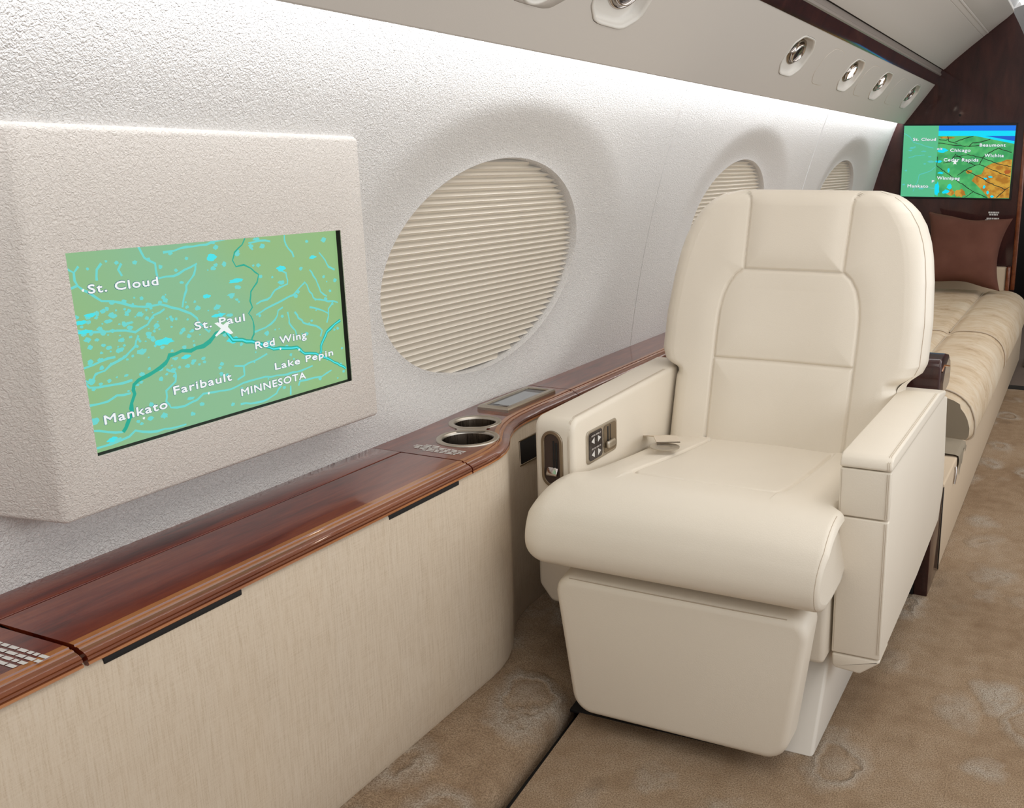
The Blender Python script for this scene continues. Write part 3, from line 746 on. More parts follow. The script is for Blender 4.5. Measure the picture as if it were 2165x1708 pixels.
def monitor():
    k = .07 / (1.243 - .69)
    fx = lambda z: -1.216 + (z - 1.243) * k
    o = thing('wall_monitor', (-1.32, 1.15, .70), 'large textured monitor surround on the near wall showing a green river map', 'monitor')
    O = [(.800, 1.246), (1.424, 1.243), (1.508, .706), (.838, .703)]            # front outline (y, z) TL TR BR BL
    Bk = [(.735, 1.262), (1.432, 1.255), (1.517, .692), (.772, .728)]
    S = [(.860, 1.084), (1.383, 1.082), (1.425, .794), (.891, .792)]
    kk = 1.009; O = [(y * kk, 1.2 + (z - 1.2) * kk) for y, z in O]; S = [(y * kk, 1.2 + (z - 1.2) * kk) for y, z in S]
    Bk = [(.735, 1.252), (1.436, 1.247), (1.524, .690), (.776, .726)]
    bm = bmesh.new()
    v3 = lambda p, d=0: bm.verts.new((fx(p[1]) + d, p[0], p[1] + d * -.126))
    vo = [v3(p) for p in O]; vi = [v3(p) for p in S]; vj = [v3(p, -.012) for p in S]
    vb = [bm.verts.new((xw(p[1]) - .012, p[0], p[1])) for p in Bk]
    for i in range(4):
        j = (i + 1) % 4
        bm.faces.new((vo[i], vo[j], vi[j], vi[i])); bm.faces.new((vb[i], vb[j], vo[j], vo[i])); bm.faces.new((vi[i], vi[j], vj[j], vj[i]))
    bmesh.ops.recalc_face_normals(bm, faces=bm.faces[:])
    ed = [e for e in bm.edges if (e.verts[0] in vo and e.verts[1] in vo)]
    side = [e for e in bm.edges if (e.verts[0] in vo) != (e.verts[1] in vo) and (e.verts[0] in vb or e.verts[1] in vb)]
    bmesh.ops.bevel(bm, geom=ed + side, offset=.008, segments=4, profile=.5, affect='EDGES')
    b = MB(); b.bm(bm); b.obj('surround', M['panelvinyl'], o, auto=35)
    def P(u, v, d=0):
        a = np.array(S, float)
        q = (a[3] * (1 - u) + a[2] * u) * (1 - v) + (a[0] * (1 - u) + a[1] * u) * v
        return (fx(q[1]) + d, q[0], q[1] - .126 * d)
    b = MB()
    b.add([P(u, v, d) for u, v, d in ((0, 0, -.0015), (1, 0, -.0015), (1, 1, -.0015), (0, 1, -.0015), (.004, .004, -.0095), (.996, .004, -.0095), (.996, .996, -.0095), (.004, .996, -.0095))],
          [(0, 1, 5, 4), (1, 2, 6, 5), (2, 3, 7, 6), (3, 0, 4, 7)], 0, False)
    b.obj('bezel', M['black'], o)
    return o, lambda u, v, d=0: P(u, v, d - .0095)


def strip_poly(b, pts, wd, P, mi, d, asp):
    """ribbon along a polyline in screen uv; wd in v units, asp = height/width"""
    q = np.array(pts, float)
    # subdivide with a little wander, so that rivers meander
    rnd = random.Random(int(abs(q[0][0]) * 9999) + len(pts))
    out = [q[0]]
    for a, c in zip(q[:-1], q[1:]):
        L = np.hypot(*((c - a) / (1, 1))); n = max(1, int(L / .02))
        for i in range(1, n + 1):
            e = a + (c - a) * i / n
            if i < n: e = e + np.array([rnd.uniform(-1, 1) * .0035, rnd.uniform(-1, 1) * .005])
            out.append(e)
    q = np.clip(np.array(out), .003, .997); n = len(q); L = []; R = []
    for i in range(n):
        t = q[min(i + 1, n - 1)] - q[max(i - 1, 0)]; t = np.array([t[0] / asp, t[1]]); ln = np.hypot(*t) + 1e-9
        nn = np.array([-t[1] * asp, t[0]]) / ln * wd / 2 * (1 + rnd.uniform(-.25, .25))
        L.append(P(*np.clip(q[i] + nn, .001, .999), d)); R.append(P(*np.clip(q[i] - nn, .001, .999), d))
    b.grid([L, R], mi, smooth=False)


def blob(b, l, P, mi, d, seed):
    rnd = random.Random(seed); n = 14
    pts = [P(float(np.clip(l[0] + l[2] * (1 + rnd.uniform(-.35, .25)) * math.cos(2 * math.pi * i / n), .001, .999)), float(np.clip(l[1] + l[3] * (1 + rnd.uniform(-.35, .25)) * math.sin(2 * math.pi * i / n), .001, .999)), d) for i in range(n)]
    b.add(pts, [tuple(range(n))], mi, False)


def labels(T, P, parent, d, asp, name='map_label'):
    for s, u, v, wd, h in T:
        V, Fc = text_mesh(s)
        b = MB()
        e = .0042
        for du, dv in ((1, 0), (-1, 0), (0, 1), (0, -1), (.8, -.8), (-.8, -.8)):
            b.add([P(u + wd * x + du * e * asp, v + h * y + dv * e, d) for x, y in V], Fc, 1, False)
        e = .0019
        for i, (du, dv) in enumerate(((0, 0), (1, 0), (-1, 0), (0, 1), (0, -1))):
            b.add([P(u + wd * x + du * e * asp, v + h * y + dv * e, d + .0003 + .00002 * i) for x, y in V], Fc, 0, False)
        b.obj(name, [M['map_text'], M['map_edge']], parent)


def near_map():
    o, P = monitor(); asp = .29 / .53
    b = MB(); n = 12
    b.grid([[P(u, v) for u in np.linspace(0, 1, n)] for v in np.linspace(0, 1, n)], 0, smooth=False)
    for l in M1['cyan']: strip_poly(b, l, .0115, P, 1, .0002, asp)
    for i, l in enumerate(M1['lakes']): blob(b, (l[0], l[1], l[2], l[3] * 1.35), P, 2 if l[2] > .016 else 1, .00025, i)
    rnd = random.Random(8)
    for i in range(230):
        u, v = rnd.uniform(.02, .98), rnd.uniform(.03, .97)
        if rnd.random() < .55: u = rnd.uniform(.02, .4); v = rnd.uniform(.3, .75)
        s = rnd.uniform(.002, .0075); blob(b, (u, v, s * 1.3, s * 1.8), P, 1, .00022, i + 100)
    for l in M1['dark']: strip_poly(b, l, .009, P, 3, .0003, asp)
    for q, l in enumerate(M1['teal']):
        strip_poly(b, l, .022, P, 3, .0003, asp)
        if q: strip_poly(b, l, .009, P, 2, .0004, asp)
    for u, v in ((.044, .815), (.393, .160), (.165, .118), (.694, .318), (.775, .285)): blob(b, (u, v, .004, .0075), P, 4, .0006, 1)
    sc = b.obj('screen', [M['map_green'], M['map_cyan'], M['map_lake'], M['map_teal'], M['map_text']], o)
    labels(M1['text'], P, sc, .0006, asp)
    b = MB(); pl = M1['plane']; c = np.mean(pl, 0); vs = [P(*c, .0012)] + [P(*p, .0012) for p in pl]; k = len(pl)
    b.add(vs, [(0, i + 1, (i + 1) % k + 1) for i in range(k)], 0, False); b.obj('aircraft_symbol', M['map_text'], sc)


near_map()


def far_map():
    yq = 6.388
    S = [(-1.117, 1.421), (-.458, 1.414), (-.463, .985), (-1.115, .990)]     # x,z TL TR BR BL at y = 6.4
    sc_ = yq / 6.4
    S = [(x * sc_, 1.2 + (z - 1.2) * sc_) for x, z in S]
    a = np.array(S)
    def P(u, v, d=0):
        q = (a[3] * (1 - u) + a[2] * u) * (1 - v) + (a[0] * (1 - u) + a[1] * u) * v
        return (q[0], yq - d, q[1])
    o = thing('bulkhead_monitor', (-.78, 6.395, .98), 'bright map monitor mounted on the dark wooden bulkhead', 'monitor')
    f = MB(); f.box((min(a[:, 0]) - .008, 6.3885, min(a[:, 1]) - .008), (max(a[:, 0]) + .008, 6.4005, max(a[:, 1]) + .008), .003); f.obj('housing', M['black'], o)
    b = MB(); asp = .43 / .65; sp = .32
    b.grid([[P(u, v) for u in np.linspace(0, sp, 6)] for v in np.linspace(0, 1, 6)], 0, smooth=False)
    b.grid([[P(u, v) for u in np.linspace(sp, 1, 8)] for v in np.linspace(0, .859, 8)], 1, smooth=False)
    b.add([P(sp, .859), P(1, .859), P(1, .93), P(sp, .93)], [(0, 1, 2, 3)], 3, False)
    b.add([P(sp, .93), P(1, .93), P(1, 1), P(sp, 1)], [(0, 1, 2, 3)], 2, False)
    b.add([P(.65, .859, .0004), P(1, .752, .0004), P(1, .859, .0004)], [(0, 1, 2)], 3, False)
    b.add([P(.74, .859, .0008), P(1, .788, .0008), P(1, .859, .0008)], [(0, 1, 2)], 4, False)
    og = M2['orange']; c = np.mean(og, 0); k = len(og)
    b.add([P(*c, .0004)] + [P(min(x, 1), max(y, 0), .0004) for x, y in og], [(0, i + 1, (i + 1) % k + 1) for i in range(k)], 5, False)
    blob(b, (.56, .06, .05, .06), P, 5, .0004, 3); blob(b, (.47, .07, .04, .045), P, 5, .0004, 4); blob(b, (.62, .36, .03, .03), P, 5, .0004, 5)
    blob(b, M2['rust'], P, 7, .0006, 5); blob(b, (.40, .835, .09, .015), P, 5, .0004, 8)
    for i, l in enumerate(M2['lakes']): blob(b, l, P, 3, .0006, i)
    for i, l in enumerate(M2['lakesl']): blob(b, l, P, 8, .0006, i)
    for l in M2['riv']: strip_poly(b, l, .010, P, 8, .0006, asp)
    for l in M2['roads']: strip_poly(b, [(max(u, sp + .004), v) for u, v in l], .010, P, 6, .0008, asp)
    sc = b.obj('screen', [M['map_green2'], M['map_land'], M['map_sky'], M['map_sky2'], M['map_sea'], M['map_orange'], M['map_road'], M['map_rust'], M['map_cyan2']], o)
    labels(M2['text'], P, sc, .0012, asp)
    b = MB(); pl = M2['plane']; c = np.mean(pl, 0); k = len(pl)
    b.add([P(*c, .002)] + [P(*p, .002) for p in pl], [(0, i + 1, (i + 1) % k + 1) for i in range(k)], 0, False); b.obj('aircraft_symbol', M['map_text'], sc)
    p = MB()
    words(p, [(0, .062), (.006, .056)], (-.575, 6.3985, .905), (1, 0, 0), (0, 0, -1), .0095, .013, 0, 7, (0, -1, 0))
    words(p, [(0, .075), (-.008, .083), (.006, .07)], (-.583, 6.3985, .868), (1, 0, 0), (0, 0, -1), .009, .0115, 0, 9, (0, -1, 0))
    tag(p.obj('bulkhead_placard', M['print'], origin=(-.545, 6.398, .85)), 'small white printed placard on the bulkhead below the map monitor', 'placard')


far_map()
# ------------------------------------------------------------------ the cream seat
XC = -.7055


def seat():
    o = thing('cabin_seat', (XC, 2.0, 0), 'cream leather cabin seat with footrest, facing along the ledge', 'seat')
    L = M['leather']
    # ---- backrest
    ZB, ZT = .40, 1.126
    yf = lambda z: 2.345 + .29 * (z - .43) + .05 * (z - .43) ** 2
    zk = [.40, .640, .655, .675, .70, .80, .90, .96, 1.00, 1.04, 1.075, 1.10, 1.115, 1.126]
    hk = [.298, .300, .312, .338, .349, .350, .342, .333, .323, .307, .284, .258, .232, .190]
    hwz = lambda z: interp(z, zk, hk)
    AX = [(.137, .921), (.158, .905), (.174, .880), (.184, .850), (.190, .810), (.191, .760), (.190, .690), (.186, .40)]
    axz = lambda z: interp(z, [q[1] for q in AX][::-1], [q[0] for q in AX][::-1])
    hx = lambda z: .1345 + .005 * (z - .92) / .2 + .02 * np.clip((z - 1.095) / .03, 0, 1) ** 2
    nu, nz = 260, 270
    us = np.linspace(-1, 1, nu); zs = np.linspace(ZB, ZT, nz)
    U, Z = np.meshgrid(us, zs); HW = hwz(Z); X = U * HW; AXm = np.abs(X)
    e = np.maximum(HW - AXm, 0); et = np.maximum(ZT - Z, 0)
    Rr = .035; rnd = lambda q, r: r - np.sqrt(np.maximum(r * r - (r - np.minimum(q, r)) ** 2, 0))
    Y = yf(Z) + rnd(e, Rr) + rnd(et, .030)
    wing = (Z > .645) & (Z < .70)
    Y = Y + .02 * np.exp(-((Z - .648) / .012) ** 2) * np.clip((AXm - .27) / .03, 0, 1)
    seams = [[(hx(z), z) for z in np.linspace(.921, ZT, 12)], [(0, .921), (.137, .921)], AX, [(0, .688), (.19, .688)]]
    D = np.minimum.reduce([seglen_dist(AXm, Z, s) for s in seams])
    Y = Y + .0065 * np.exp(-(D / .0036) ** 2)
    puff = 1 - np.exp(-(D / .03) ** 1.5)
    head = (Z > .921) & (AXm < hx(Z)); up = (Z <= .921) & (Z > .688) & (AXm < axz(Z)); low = (Z <= .688) & (AXm < axz(Z)); bol = ~(head | up | low)
    fade = np.clip(e / .045, 0, 1) ** .7 * np.clip(et / .035, 0, 1) ** .7
    Y = Y - fade * puff * np.where(head, .014, np.where(up, .006, np.where(low, .009, .010)))
    Y = Y + .008 * np.exp(-(AXm / .11) ** 2) * np.clip((.921 - Z) / .05, 0, 1)       # shallow hollow between the bolsters
    P = np.stack([XC + X, Y, Z], -1)
    reg = np.where(head, 0, np.where(up, 1, np.where(low, 2, 3)))
    fr = reg[:-1, :-1]
    for ri, nm in enumerate(('headrest', 'upper_back_panel', 'lower_back_panel', 'back_bolster')):
        ii, jj = np.nonzero(fr == ri); idx = {}; b = MB()
        V = []; Fc = []
        def gi(i, j):
            k = i * nu + j
            if k not in idx: idx[k] = len(V); V.append(P[i, j])
            return idx[k]
        for i, j in zip(ii.tolist(), jj.tolist()):
            Fc.append((gi(i, j), gi(i, j + 1), gi(i + 1, j + 1), gi(i + 1, j)))
        b.add(V, Fc); ob = b.obj(nm, L, o)
    # shell behind
    b = MB(); rows = []
    for z in np.concatenate([[ZB], np.linspace(.60, ZT, 50)]):
        h = float(hwz(z)); y = float(yf(z)); ye = y + Rr + float(rnd(max(ZT - z, 0), .03)) ; t_ = float(rnd(np.array(max(ZT - z, 0)), .05))
        g = max(0., min(1., (ZT - z) / .05)) ** .5
        half = [(h, ye), (h + .010 * g, y + .055 + t_ * .2), (h + .014 * g, y + .09), (h + .008 * g, y + .118 - t_ * .3), (h - .03, y + .135 - t_ * .6), (h * .5, y + .142 - t_ * .7)]
        rows.append([(XC + x, q, z) for x, q in half] + [(XC - x, q, z) for x, q in half[::-1]])
    b.grid(rows)
    top = [tuple(p) for p in P[-1][::6]] + [tuple(P[-1][-1])]
    b.add(top + rows[-1][1:-1], [tuple(range(len(top) + len(rows[-1]) - 2))], 0, True)
    b.obj('back_shell', L, o)
    for s in (-1, 1):
        b = MB()
        pts = [(XC + s * (float(hwz(z)) + .0008), float(yf(z)) + .034 + float(rnd(np.array(max(ZT - z, 0)), .03)), z) for z in np.linspace(.67, 1.112, 50)]
        b.tube(pts, .0007, 5)
        b.obj('boxing_seam', M['stitch'], o)
    # ---- seat cushion
    prof = [(2.345, .385), (1.80, .375), (1.705, .374), (1.660, .378), (1.636, .390), (1.627, .412), (1.628, .438), (1.638, .468), (1.660, .498), (1.70, .522), (1.75, .534), (1.81, .532), (1.90, .520), (2.05, .502), (2.2, .487), (2.36, .474)]
    pr = np.array(prof); t = np.arange(len(pr)); tt = np.linspace(0, len(pr) - 1, 420)
    from_cr = []
    for q in tt:
        i = min(int(q), len(pr) - 2); f = q - i
        p0, p1, p2, p3 = pr[max(i - 1, 0)], pr[i], pr[i + 1], pr[min(i + 2, len(pr) - 1)]
        from_cr.append(.5 * ((2 * p1) + (-p0 + p2) * f + (2 * p0 - 5 * p1 + 4 * p2 - p3) * f * f + (-p0 + 3 * p1 - 3 * p2 + p3) * f ** 3))
    C = np.array(from_cr); cen = np.array([1.78, .452])
    S = np.linspace(-1, 1, 280); rows = []
    for s in S:
        xx = []; a = abs(s)
        hw = interp(C[:, 0], [1.6, 1.66, 1.80, 1.835, 2.4], [.312, .325, .322, .296, .293])
        e0 = .84 if s < 0 else .945
        ed = np.clip((a - e0) / (1 - e0), 0, 1); k = 1 - (1 - np.sqrt(np.maximum(1 - ed ** 2, 0))) * (.50 if s < 0 else .22)
        lo = cen + (C - cen) * 1.0
        y = np.where(C[:, 0] < 1.78, cen[0] + (C[:, 0] - cen[0]) * (1 - .22 * (1 - k)), C[:, 0]); z = cen[1] + (C[:, 1] - cen[1]) * (k if True else 1)
        x = XC + s * hw
        topm = (C[:, 1] > .47); cw = np.clip((C[:, 1] - .39) / .14, 0, 1); cw = cw * cw * (3 - 2 * cw)
        z = z + cw * .010 * (1 - a ** 2)
        # welted seams of the centre insert
        ax = np.abs(x - XC)
        sd = seglen_dist(ax, y, [(0, 1.842), (.10, 1.846), (.158, 1.856), (.172, 1.874), (.174, 1.95), (.166, 2.34)])
        z = z - topm * (y > 1.72) * .0072 * np.exp(-(sd / .0042) ** 2)
        z = z + topm * (y > 1.72) * .003 * np.exp(-((sd - .03) / .03) ** 2) * (ax > .17)
        rows.append(np.stack([x, y, z], 1))
    b = MB(); b.grid(rows)
    n = len(C)
    for q in (0, -1): b.add([tuple(p) for p in rows[q]], [tuple(range(n))], 0, True)
    cu = b.obj('seat_cushion', L, o, auto=60)
    for s, rw in ((1, rows[-5]),):
        b = MB(); b.tube([tuple(p) for p in rw[36:290:3]], .0007, 5); b.obj('cushion_welt', M['stitch'], cu)
    # ---- seat frame under the cushion
    b = MB(); b.box((-1.0, 1.80, .19), (-.412, 2.40, .385), .012); b.obj('seat_frame', L, o)
    # ---- footrest
    bm = bmesh.new()
    outl = [(-.968, .350), (-.408, .350), (-.450, .040), (-.922, .040)]
    A = [bm.verts.new((x, 1.655, z)) for x, z in outl]; B = [bm.verts.new((x, 1.745, z + (.018 if z > .2 else .0))) for x, z in outl]
    bm.faces.new(A[::-1]); bm.faces.new(B)
    for i in range(4): bm.faces.new((A[i], A[(i + 1) % 4], B[(i + 1) % 4], B[i]))
    bmesh.ops.recalc_face_normals(bm, faces=bm.faces[:])
    ed = [e for e in bm.edges if abs(e.verts[0].co.y - e.verts[1].co.y) > .05]
    bmesh.ops.bevel(bm, geom=ed, offset=.042, segments=8, profile=.5, affect='EDGES')
    ed = [e for e in bm.edges if max(v.co.y for v in e.verts) < 1.70 or min(v.co.y for v in e.verts) > 1.72]
    bmesh.ops.bevel(bm, geom=ed, offset=.016, segments=5, profile=.5, affect='EDGES')
    b = MB(); b.bm(bm); fr_ = b.obj('footrest', L, o, auto=50)
    b = MB(); b.tube([(-.93, 1.662, .3485), (-.80, 1.6605, .3485), (-.55, 1.6605, .3485), (-.455, 1.662, .3485)], .0011, 5)
    b.tube([(-.447, 1.6595, .344), (-.428, 1.6595, .332), (-.421, 1.6595, .31), (-.43, 1.6595, .24), (-.452, 1.6595, .09)], .0010, 5)
    b.obj('footrest_seam', M['stitch'], fr_)
    # ---- right (aisle) arm
    arm = lambda x0, x1, poly, r, seg=4: MB().prism(poly, 0, x0, x1, r, 0, seg)
    body = [(1.8445, .204), (1.8445, .6135), (2.56, .606), (2.655, .585), (2.70, .40), (2.712, .30), (2.655, .228), (2.30, .205)]
    b = arm(-.4045, -.3050, body, .004, 3); ab = b.obj('aisle_arm', L, o, auto=40)
    pad = [(1.833, .614), (1.834, .624), (1.840, .634), (1.853, .640), (2.48, .632), (2.60, .614), (2.60, .60), (1.845, .612)]
    b = arm(-.4065, -.303, pad, .0045, 3); b.obj('arm_pad', L, ab, auto=50)
    b = MB(); b.box((-.4055, 1.8345, .512), (-.3045, 1.849, .611), .003, 0, 3); b.obj('front_panel', L, ab)
    b = MB(); b.box((-.4055, 1.8345, .2085), (-.3045, 1.849, .5085), .003, 0, 3); b.obj('front_panel', L, ab)
    b = MB(); bm = bmesh.new()
    q = [(-.4045, .2055), (-.3045, .2055), (-.306, .199), (-.345, .168), (-.398, .172), (-.4045, .180)]
    b.prism(q, 1, 1.836, 1.93, .005, 0, 3); b.obj('arm_foot', L, ab, auto=40)
    b = MB()
    for dx in (.004, .0075):
        b.tube([(-.3045 - dx, 1.8335, .22), (-.3045 - dx, 1.8335, .505)], .00045, 4)
        b.tube([(-.3045 - dx, 1.8335, .515), (-.3045 - dx, 1.8335, .608)], .00045, 4)
    for dx in (.006, .0095):
        b.tube([(-.303 - dx, 1.8325, .616), (-.303 - dx, 1.835, .629), (-.303 - dx, 1.853, .6405), (-.303 - dx, 2.47, .6325), (-.303 - dx, 2.59, .615)], .0005, 4)
    b.tube([(-.4015, 1.8335, .215), (-.4015, 1.8335, .505)], .00045, 4); b.tube([(-.4015, 1.8335, .515), (-.4015, 1.8335, .608)], .00045, 4)
    b.obj('arm_stitching', M['stitch'], ab)
    # ---- left (window side) arm
    body = [(1.836, .19), (1.836, .640), (2.52, .655), (2.60, .62), (2.62, .30), (2.56, .20), (1.90, .186)]
    bm = bmesh.new()
    A = [bm.verts.new((-1.1105, y, z)) for y, z in body]; B = [bm.verts.new((-1.009, y, z)) for y, z in body]; n = len(body)
    A[0].co = (-1.1105, 1.836, .232); B[0].co = (-1.009, 1.836, .190)
    low_ = bm.verts.new((-1.078, 1.836, .190)); lowb = bm.verts.new((-1.078, 1.90, .186)); A[-1].co = (-1.1105, 1.90, .232)
    bm.faces.new([A[0], A[1], B[1], B[0], low_]); bm.faces.new([A[-1], A[0], low_, lowb]); bm.faces.new([lowb, low_, B[0], B[-1]])
    bm.faces.new([A[-2], A[-1], lowb, B[-1], B[-2]])
    bm.faces.new(A[::-1]); bm.faces.new(B)
    for i in range(1, n - 2): bm.faces.new((A[i], A[i + 1], B[i + 1], B[i]))
    bmesh.ops.recalc_face_normals(bm, faces=bm.faces[:])
    def near(v, y, z): return abs(v.co.y - y) < .004 and abs(v.co.z - z) < .006
    front = [e for e in bm.edges if all(near(v, 1.836, .640) for v in e.verts)]
    bmesh.ops.bevel(bm, geom=front, offset=.030, segments=8, profile=.5, affect='EDGES')
    bm.normal_update()
    sharp = [e for e in bm.edges if len(e.link_faces) == 2 and e.calc_face_angle(0) > .5]
    bmesh.ops.bevel(bm, geom=sharp, offset=.012, segments=5, profile=.5, affect='EDGES')
    b = MB(); b.bm(bm); la = b.obj('window_arm', L, o, auto=50)
    b = MB()
    for dx in (0, .0035):
        b.tube([(-1.0195 - dx, 1.8355, .30), (-1.0195 - dx, 1.8352, .590), (-1.0195 - dx, 1.8375, .618), (-1.0195 - dx, 1.846, .634), (-1.0195 - dx, 1.866, .6425), (-1.0195 - dx, 2.38, .6535)], .0005, 4)
    b.obj('arm_stitching', M['stitch'], la)
    # oval latch pocket on the front of that arm
    pk = MB(); cx, cz, hw_, hh = -1.0635, .545, .0275, .0395
    def stad(k, y, n=20):
        r = hw_ - k; pts = []
        for i in range(n): a = math.pi * i / (n - 1); pts.append((cx + r * math.cos(a), y, cz + hh + r * math.sin(a)))
        for i in range(n): a = math.pi + math.pi * i / (n - 1); pts.append((cx + r * math.cos(a), y, cz - hh + r * math.sin(a)))
        return pts
    pk.grid([stad(0, 1.837), stad(0, 1.8335), stad(.001, 1.832), stad(.007, 1.832), stad(.008, 1.8335), stad(.0085, 1.8352)], closev=True, smooth=False)
    pr_ = pk.obj('latch_rim', M['bronze'], la)
    w_ = MB(); pts = stad(.008, 1.8348); w_.add(pts, [tuple(range(len(pts)))], 0, False); w_.obj('latch_pocket', M['pocket'], pr_)
    w_ = MB(); w_.box((cx + .002, 1.8335, cz - .028), (cx + .006, 1.8346, cz + .044), .001); w_.box((cx + .0085, 1.8332, cz - .028), (cx + .014, 1.8346, cz + .040), .001); w_.obj('guide_rail', M['black'], pr_)
    w_ = MB(); w_.prism([(1.826, cz - .0375), (1.826, cz - .0325), (1.8345, cz - .0185), (1.8345, cz - .0385)], 0, cx - .0125, cx + .0145, .0012); w_.obj('latch_lever', M['chrome'], pr_)
    # control panel on the inner side of that arm
    X_ = -1.009
    def rr(y0, y1, z0, z1, r, x, n=6):
        out = []
        for cy, czz, a0 in ((y1 - r, z1 - r, 0), (y0 + r, z1 - r, 90), (y0 + r, z0 + r, 180), (y1 - r, z0 + r, 270)):
            for i in range(n):
                a = math.radians(a0 + 90 * i / (n - 1)); out.append((x, cy + r * math.cos(a), czz + r * math.sin(a)))
        return out
    y0, y1, z0, z1 = 1.895, 2.053, .519, .598
    c = MB(); c.grid([rr(y0, y1, z0, z1, .012, X_), rr(y0, y1, z0, z1, .012, X_ + .0022), rr(y0 + .002, y1 - .002, z0 + .002, z1 - .002, .011, X_ + .003), rr(y0 + .02, y1 - .02, z0 + .02, z1 - .02, .005, X_ + .003)], closev=True, smooth=False)
    pts = rr(y0 + .02, y1 - .02, z0 + .02, z1 - .02, .005, X_ + .003); c.add(pts, [tuple(range(len(pts)))], 0, False)
    cp = c.obj('control_panel', M['nickel'], la)
    k = MB(); pts = rr(y0 + .010, y0 + .078, z0 + .006, z1 - .006, .009, X_ + .0036); k.add(pts, [tuple(range(len(pts)))], 0, False); k.obj('keypad', M['darkmetal'], cp)
    for (cy, cz2, sgn) in ((y0 + .029, .571, -1), (y0 + .060, .571, 1), (y0 + .029, .539, -1), (y0 + .060, .539, 1)):
        k = MB(); k.add([(X_ + .0044, cy + sgn * .009, cz2), (X_ + .0044, cy - sgn * .007, cz2 + .0085), (X_ + .0044, cy - sgn * .007, cz2 - .0085)], [(0, 1, 2)], 0, False)
        k.obj('arrow_button', M['print'], cp)
    k = MB(); words(k, [(0, .048)], (X_ + .004, y0 + .020, .586), (0, 1, 0), (0, 0, -1), .0042, .01, 0, 2, (1, 0, 0)); k.obj('key_caption', M['printgrey'], cp); k = MB(); words(k, [(0, .048)], (X_ + .004, y0 + .020, .5545), (0, 1, 0), (0, 0, -1), .0042, .01, 0, 4, (1, 0, 0))
    k.obj('key_caption', M['printgrey'], cp)
    k = MB(); pts = rr(y0 + .086, y1 - .007, z0 + .006, z1 - .006, .008, X_ + .0036); k.add(pts, [tuple(range(len(pts)))], 0, False); k.obj('slider_well', M['bronze'], cp)
    k = MB(); k.box((X_ + .003, y0 + .104, z0 + .03), (X_ + .0042, y0 + .110, z1 - .010), .0004); k.box((X_ + .003, y0 + .118, z0 + .028), (X_ + .0042, y0 + .121, z1 - .008), .0004); k.obj('slider_slot', M['black'], cp)
    k = MB(); k.box((X_ + .003, y0 + .094, z0 + .016), (X_ + .013, y0 + .134, z0 + .034), .006, 0, 3); k.obj('slider_knob', M['nickel'], cp)
    # ---- pedestal under the seat
    b = MB()
    b.prism([(1.757, -.002), (1.885, .200), (2.35, .200), (2.20, -.002)], 0, -.985, -.416, .008); b.obj('pedestal', M['white_lam'], o, auto=30)
    b = MB(); b.prism([(1.850, .07), (1.872, .17), (1.88, .17), (1.858, .07)], 0, -.95, -.435, .001); b.obj('leg_pad', L, o)
    b = MB(); b.prism([(-.98, 1.712), (-.60, 1.722), (-.50, 1.76), (-.47, 1.80), (-.47, 2.3), (-.98, 2.3)], 2, -.004, .0025, .001); b.obj('cutout_shade', M['black'], o)  # black sheet standing for deep shade over the floor cut-out under the seat
    # ---- seat belt end lying on the cushion
    b = MB()
    pts = [(-1.0, 2.24, .497), (-.96, 2.20, .512), (-.93, 2.165, .523), (-.905, 2.125, .5205)]
    row = []
    for p in pts: row.append([(p[0] - .022, p[1] - .012, p[2] + .004), (p[0] - .022, p[1] - .012, p[2] + .007), (p[0] + .030, p[1] + .016, p[2] + .007), (p[0] + .030, p[1] + .016, p[2] + .004)])
    b.grid(row, closev=True, smooth=False); sb = b.obj('belt_strap', M['strap'], o)
    b = MB(); A = [2 * math.pi * i / 20 for i in range(20)]
    c0 = np.array([-.902, 2.107, .5195]); ux = np.array([.88, .47, -.02]); uy = np.array([-.47, .85, .08])
    ringp = lambda r1, r2, dz: [tuple(c0 + ux * r1 * math.cos(a) + uy * r2 * math.sin(a) + np.array([0, 0, dz])) for a in A]
    b.grid([ringp(.037, .024, -.001), ringp(.037, .024, .002), ringp(.018, .007, .002), ringp(.018, .007, -.001)], closev=True, smooth=False); b.obj('buckle_tongue', M['nickel'], sb)
    return o


M['pocket'] = mat('latch_pocket', (.045, .025, .018), .5)
seat()

# ------------------------------------------------------------------ divan behind the seat


def rounded_profile(x0, x1, z0, z1, r_fr, r_b, n=8):
    """(x,z) loop with a large radius at the aisle-side top edge"""
    pts = [(x0, z0), (x1 - r_b, z0)]
    for i in range(n + 1):
        a = -math.pi / 2 + math.pi / 2 * i / n; pts.append((x1 - r_b + r_b * math.cos(a), z0 + r_b + r_b * math.sin(a)))
    for i in range(n + 1):
        a = math.pi / 2 * i / n; pts.append((x1 - r_fr + r_fr * math.cos(a), z1 - r_fr + r_fr * math.sin(a)))
    for x in np.linspace(x1 - r_fr - .01, x1 - r_fr - .30, 32): pts.append((x, z1))
    pts.append((x0, z1 - .012)); return pts


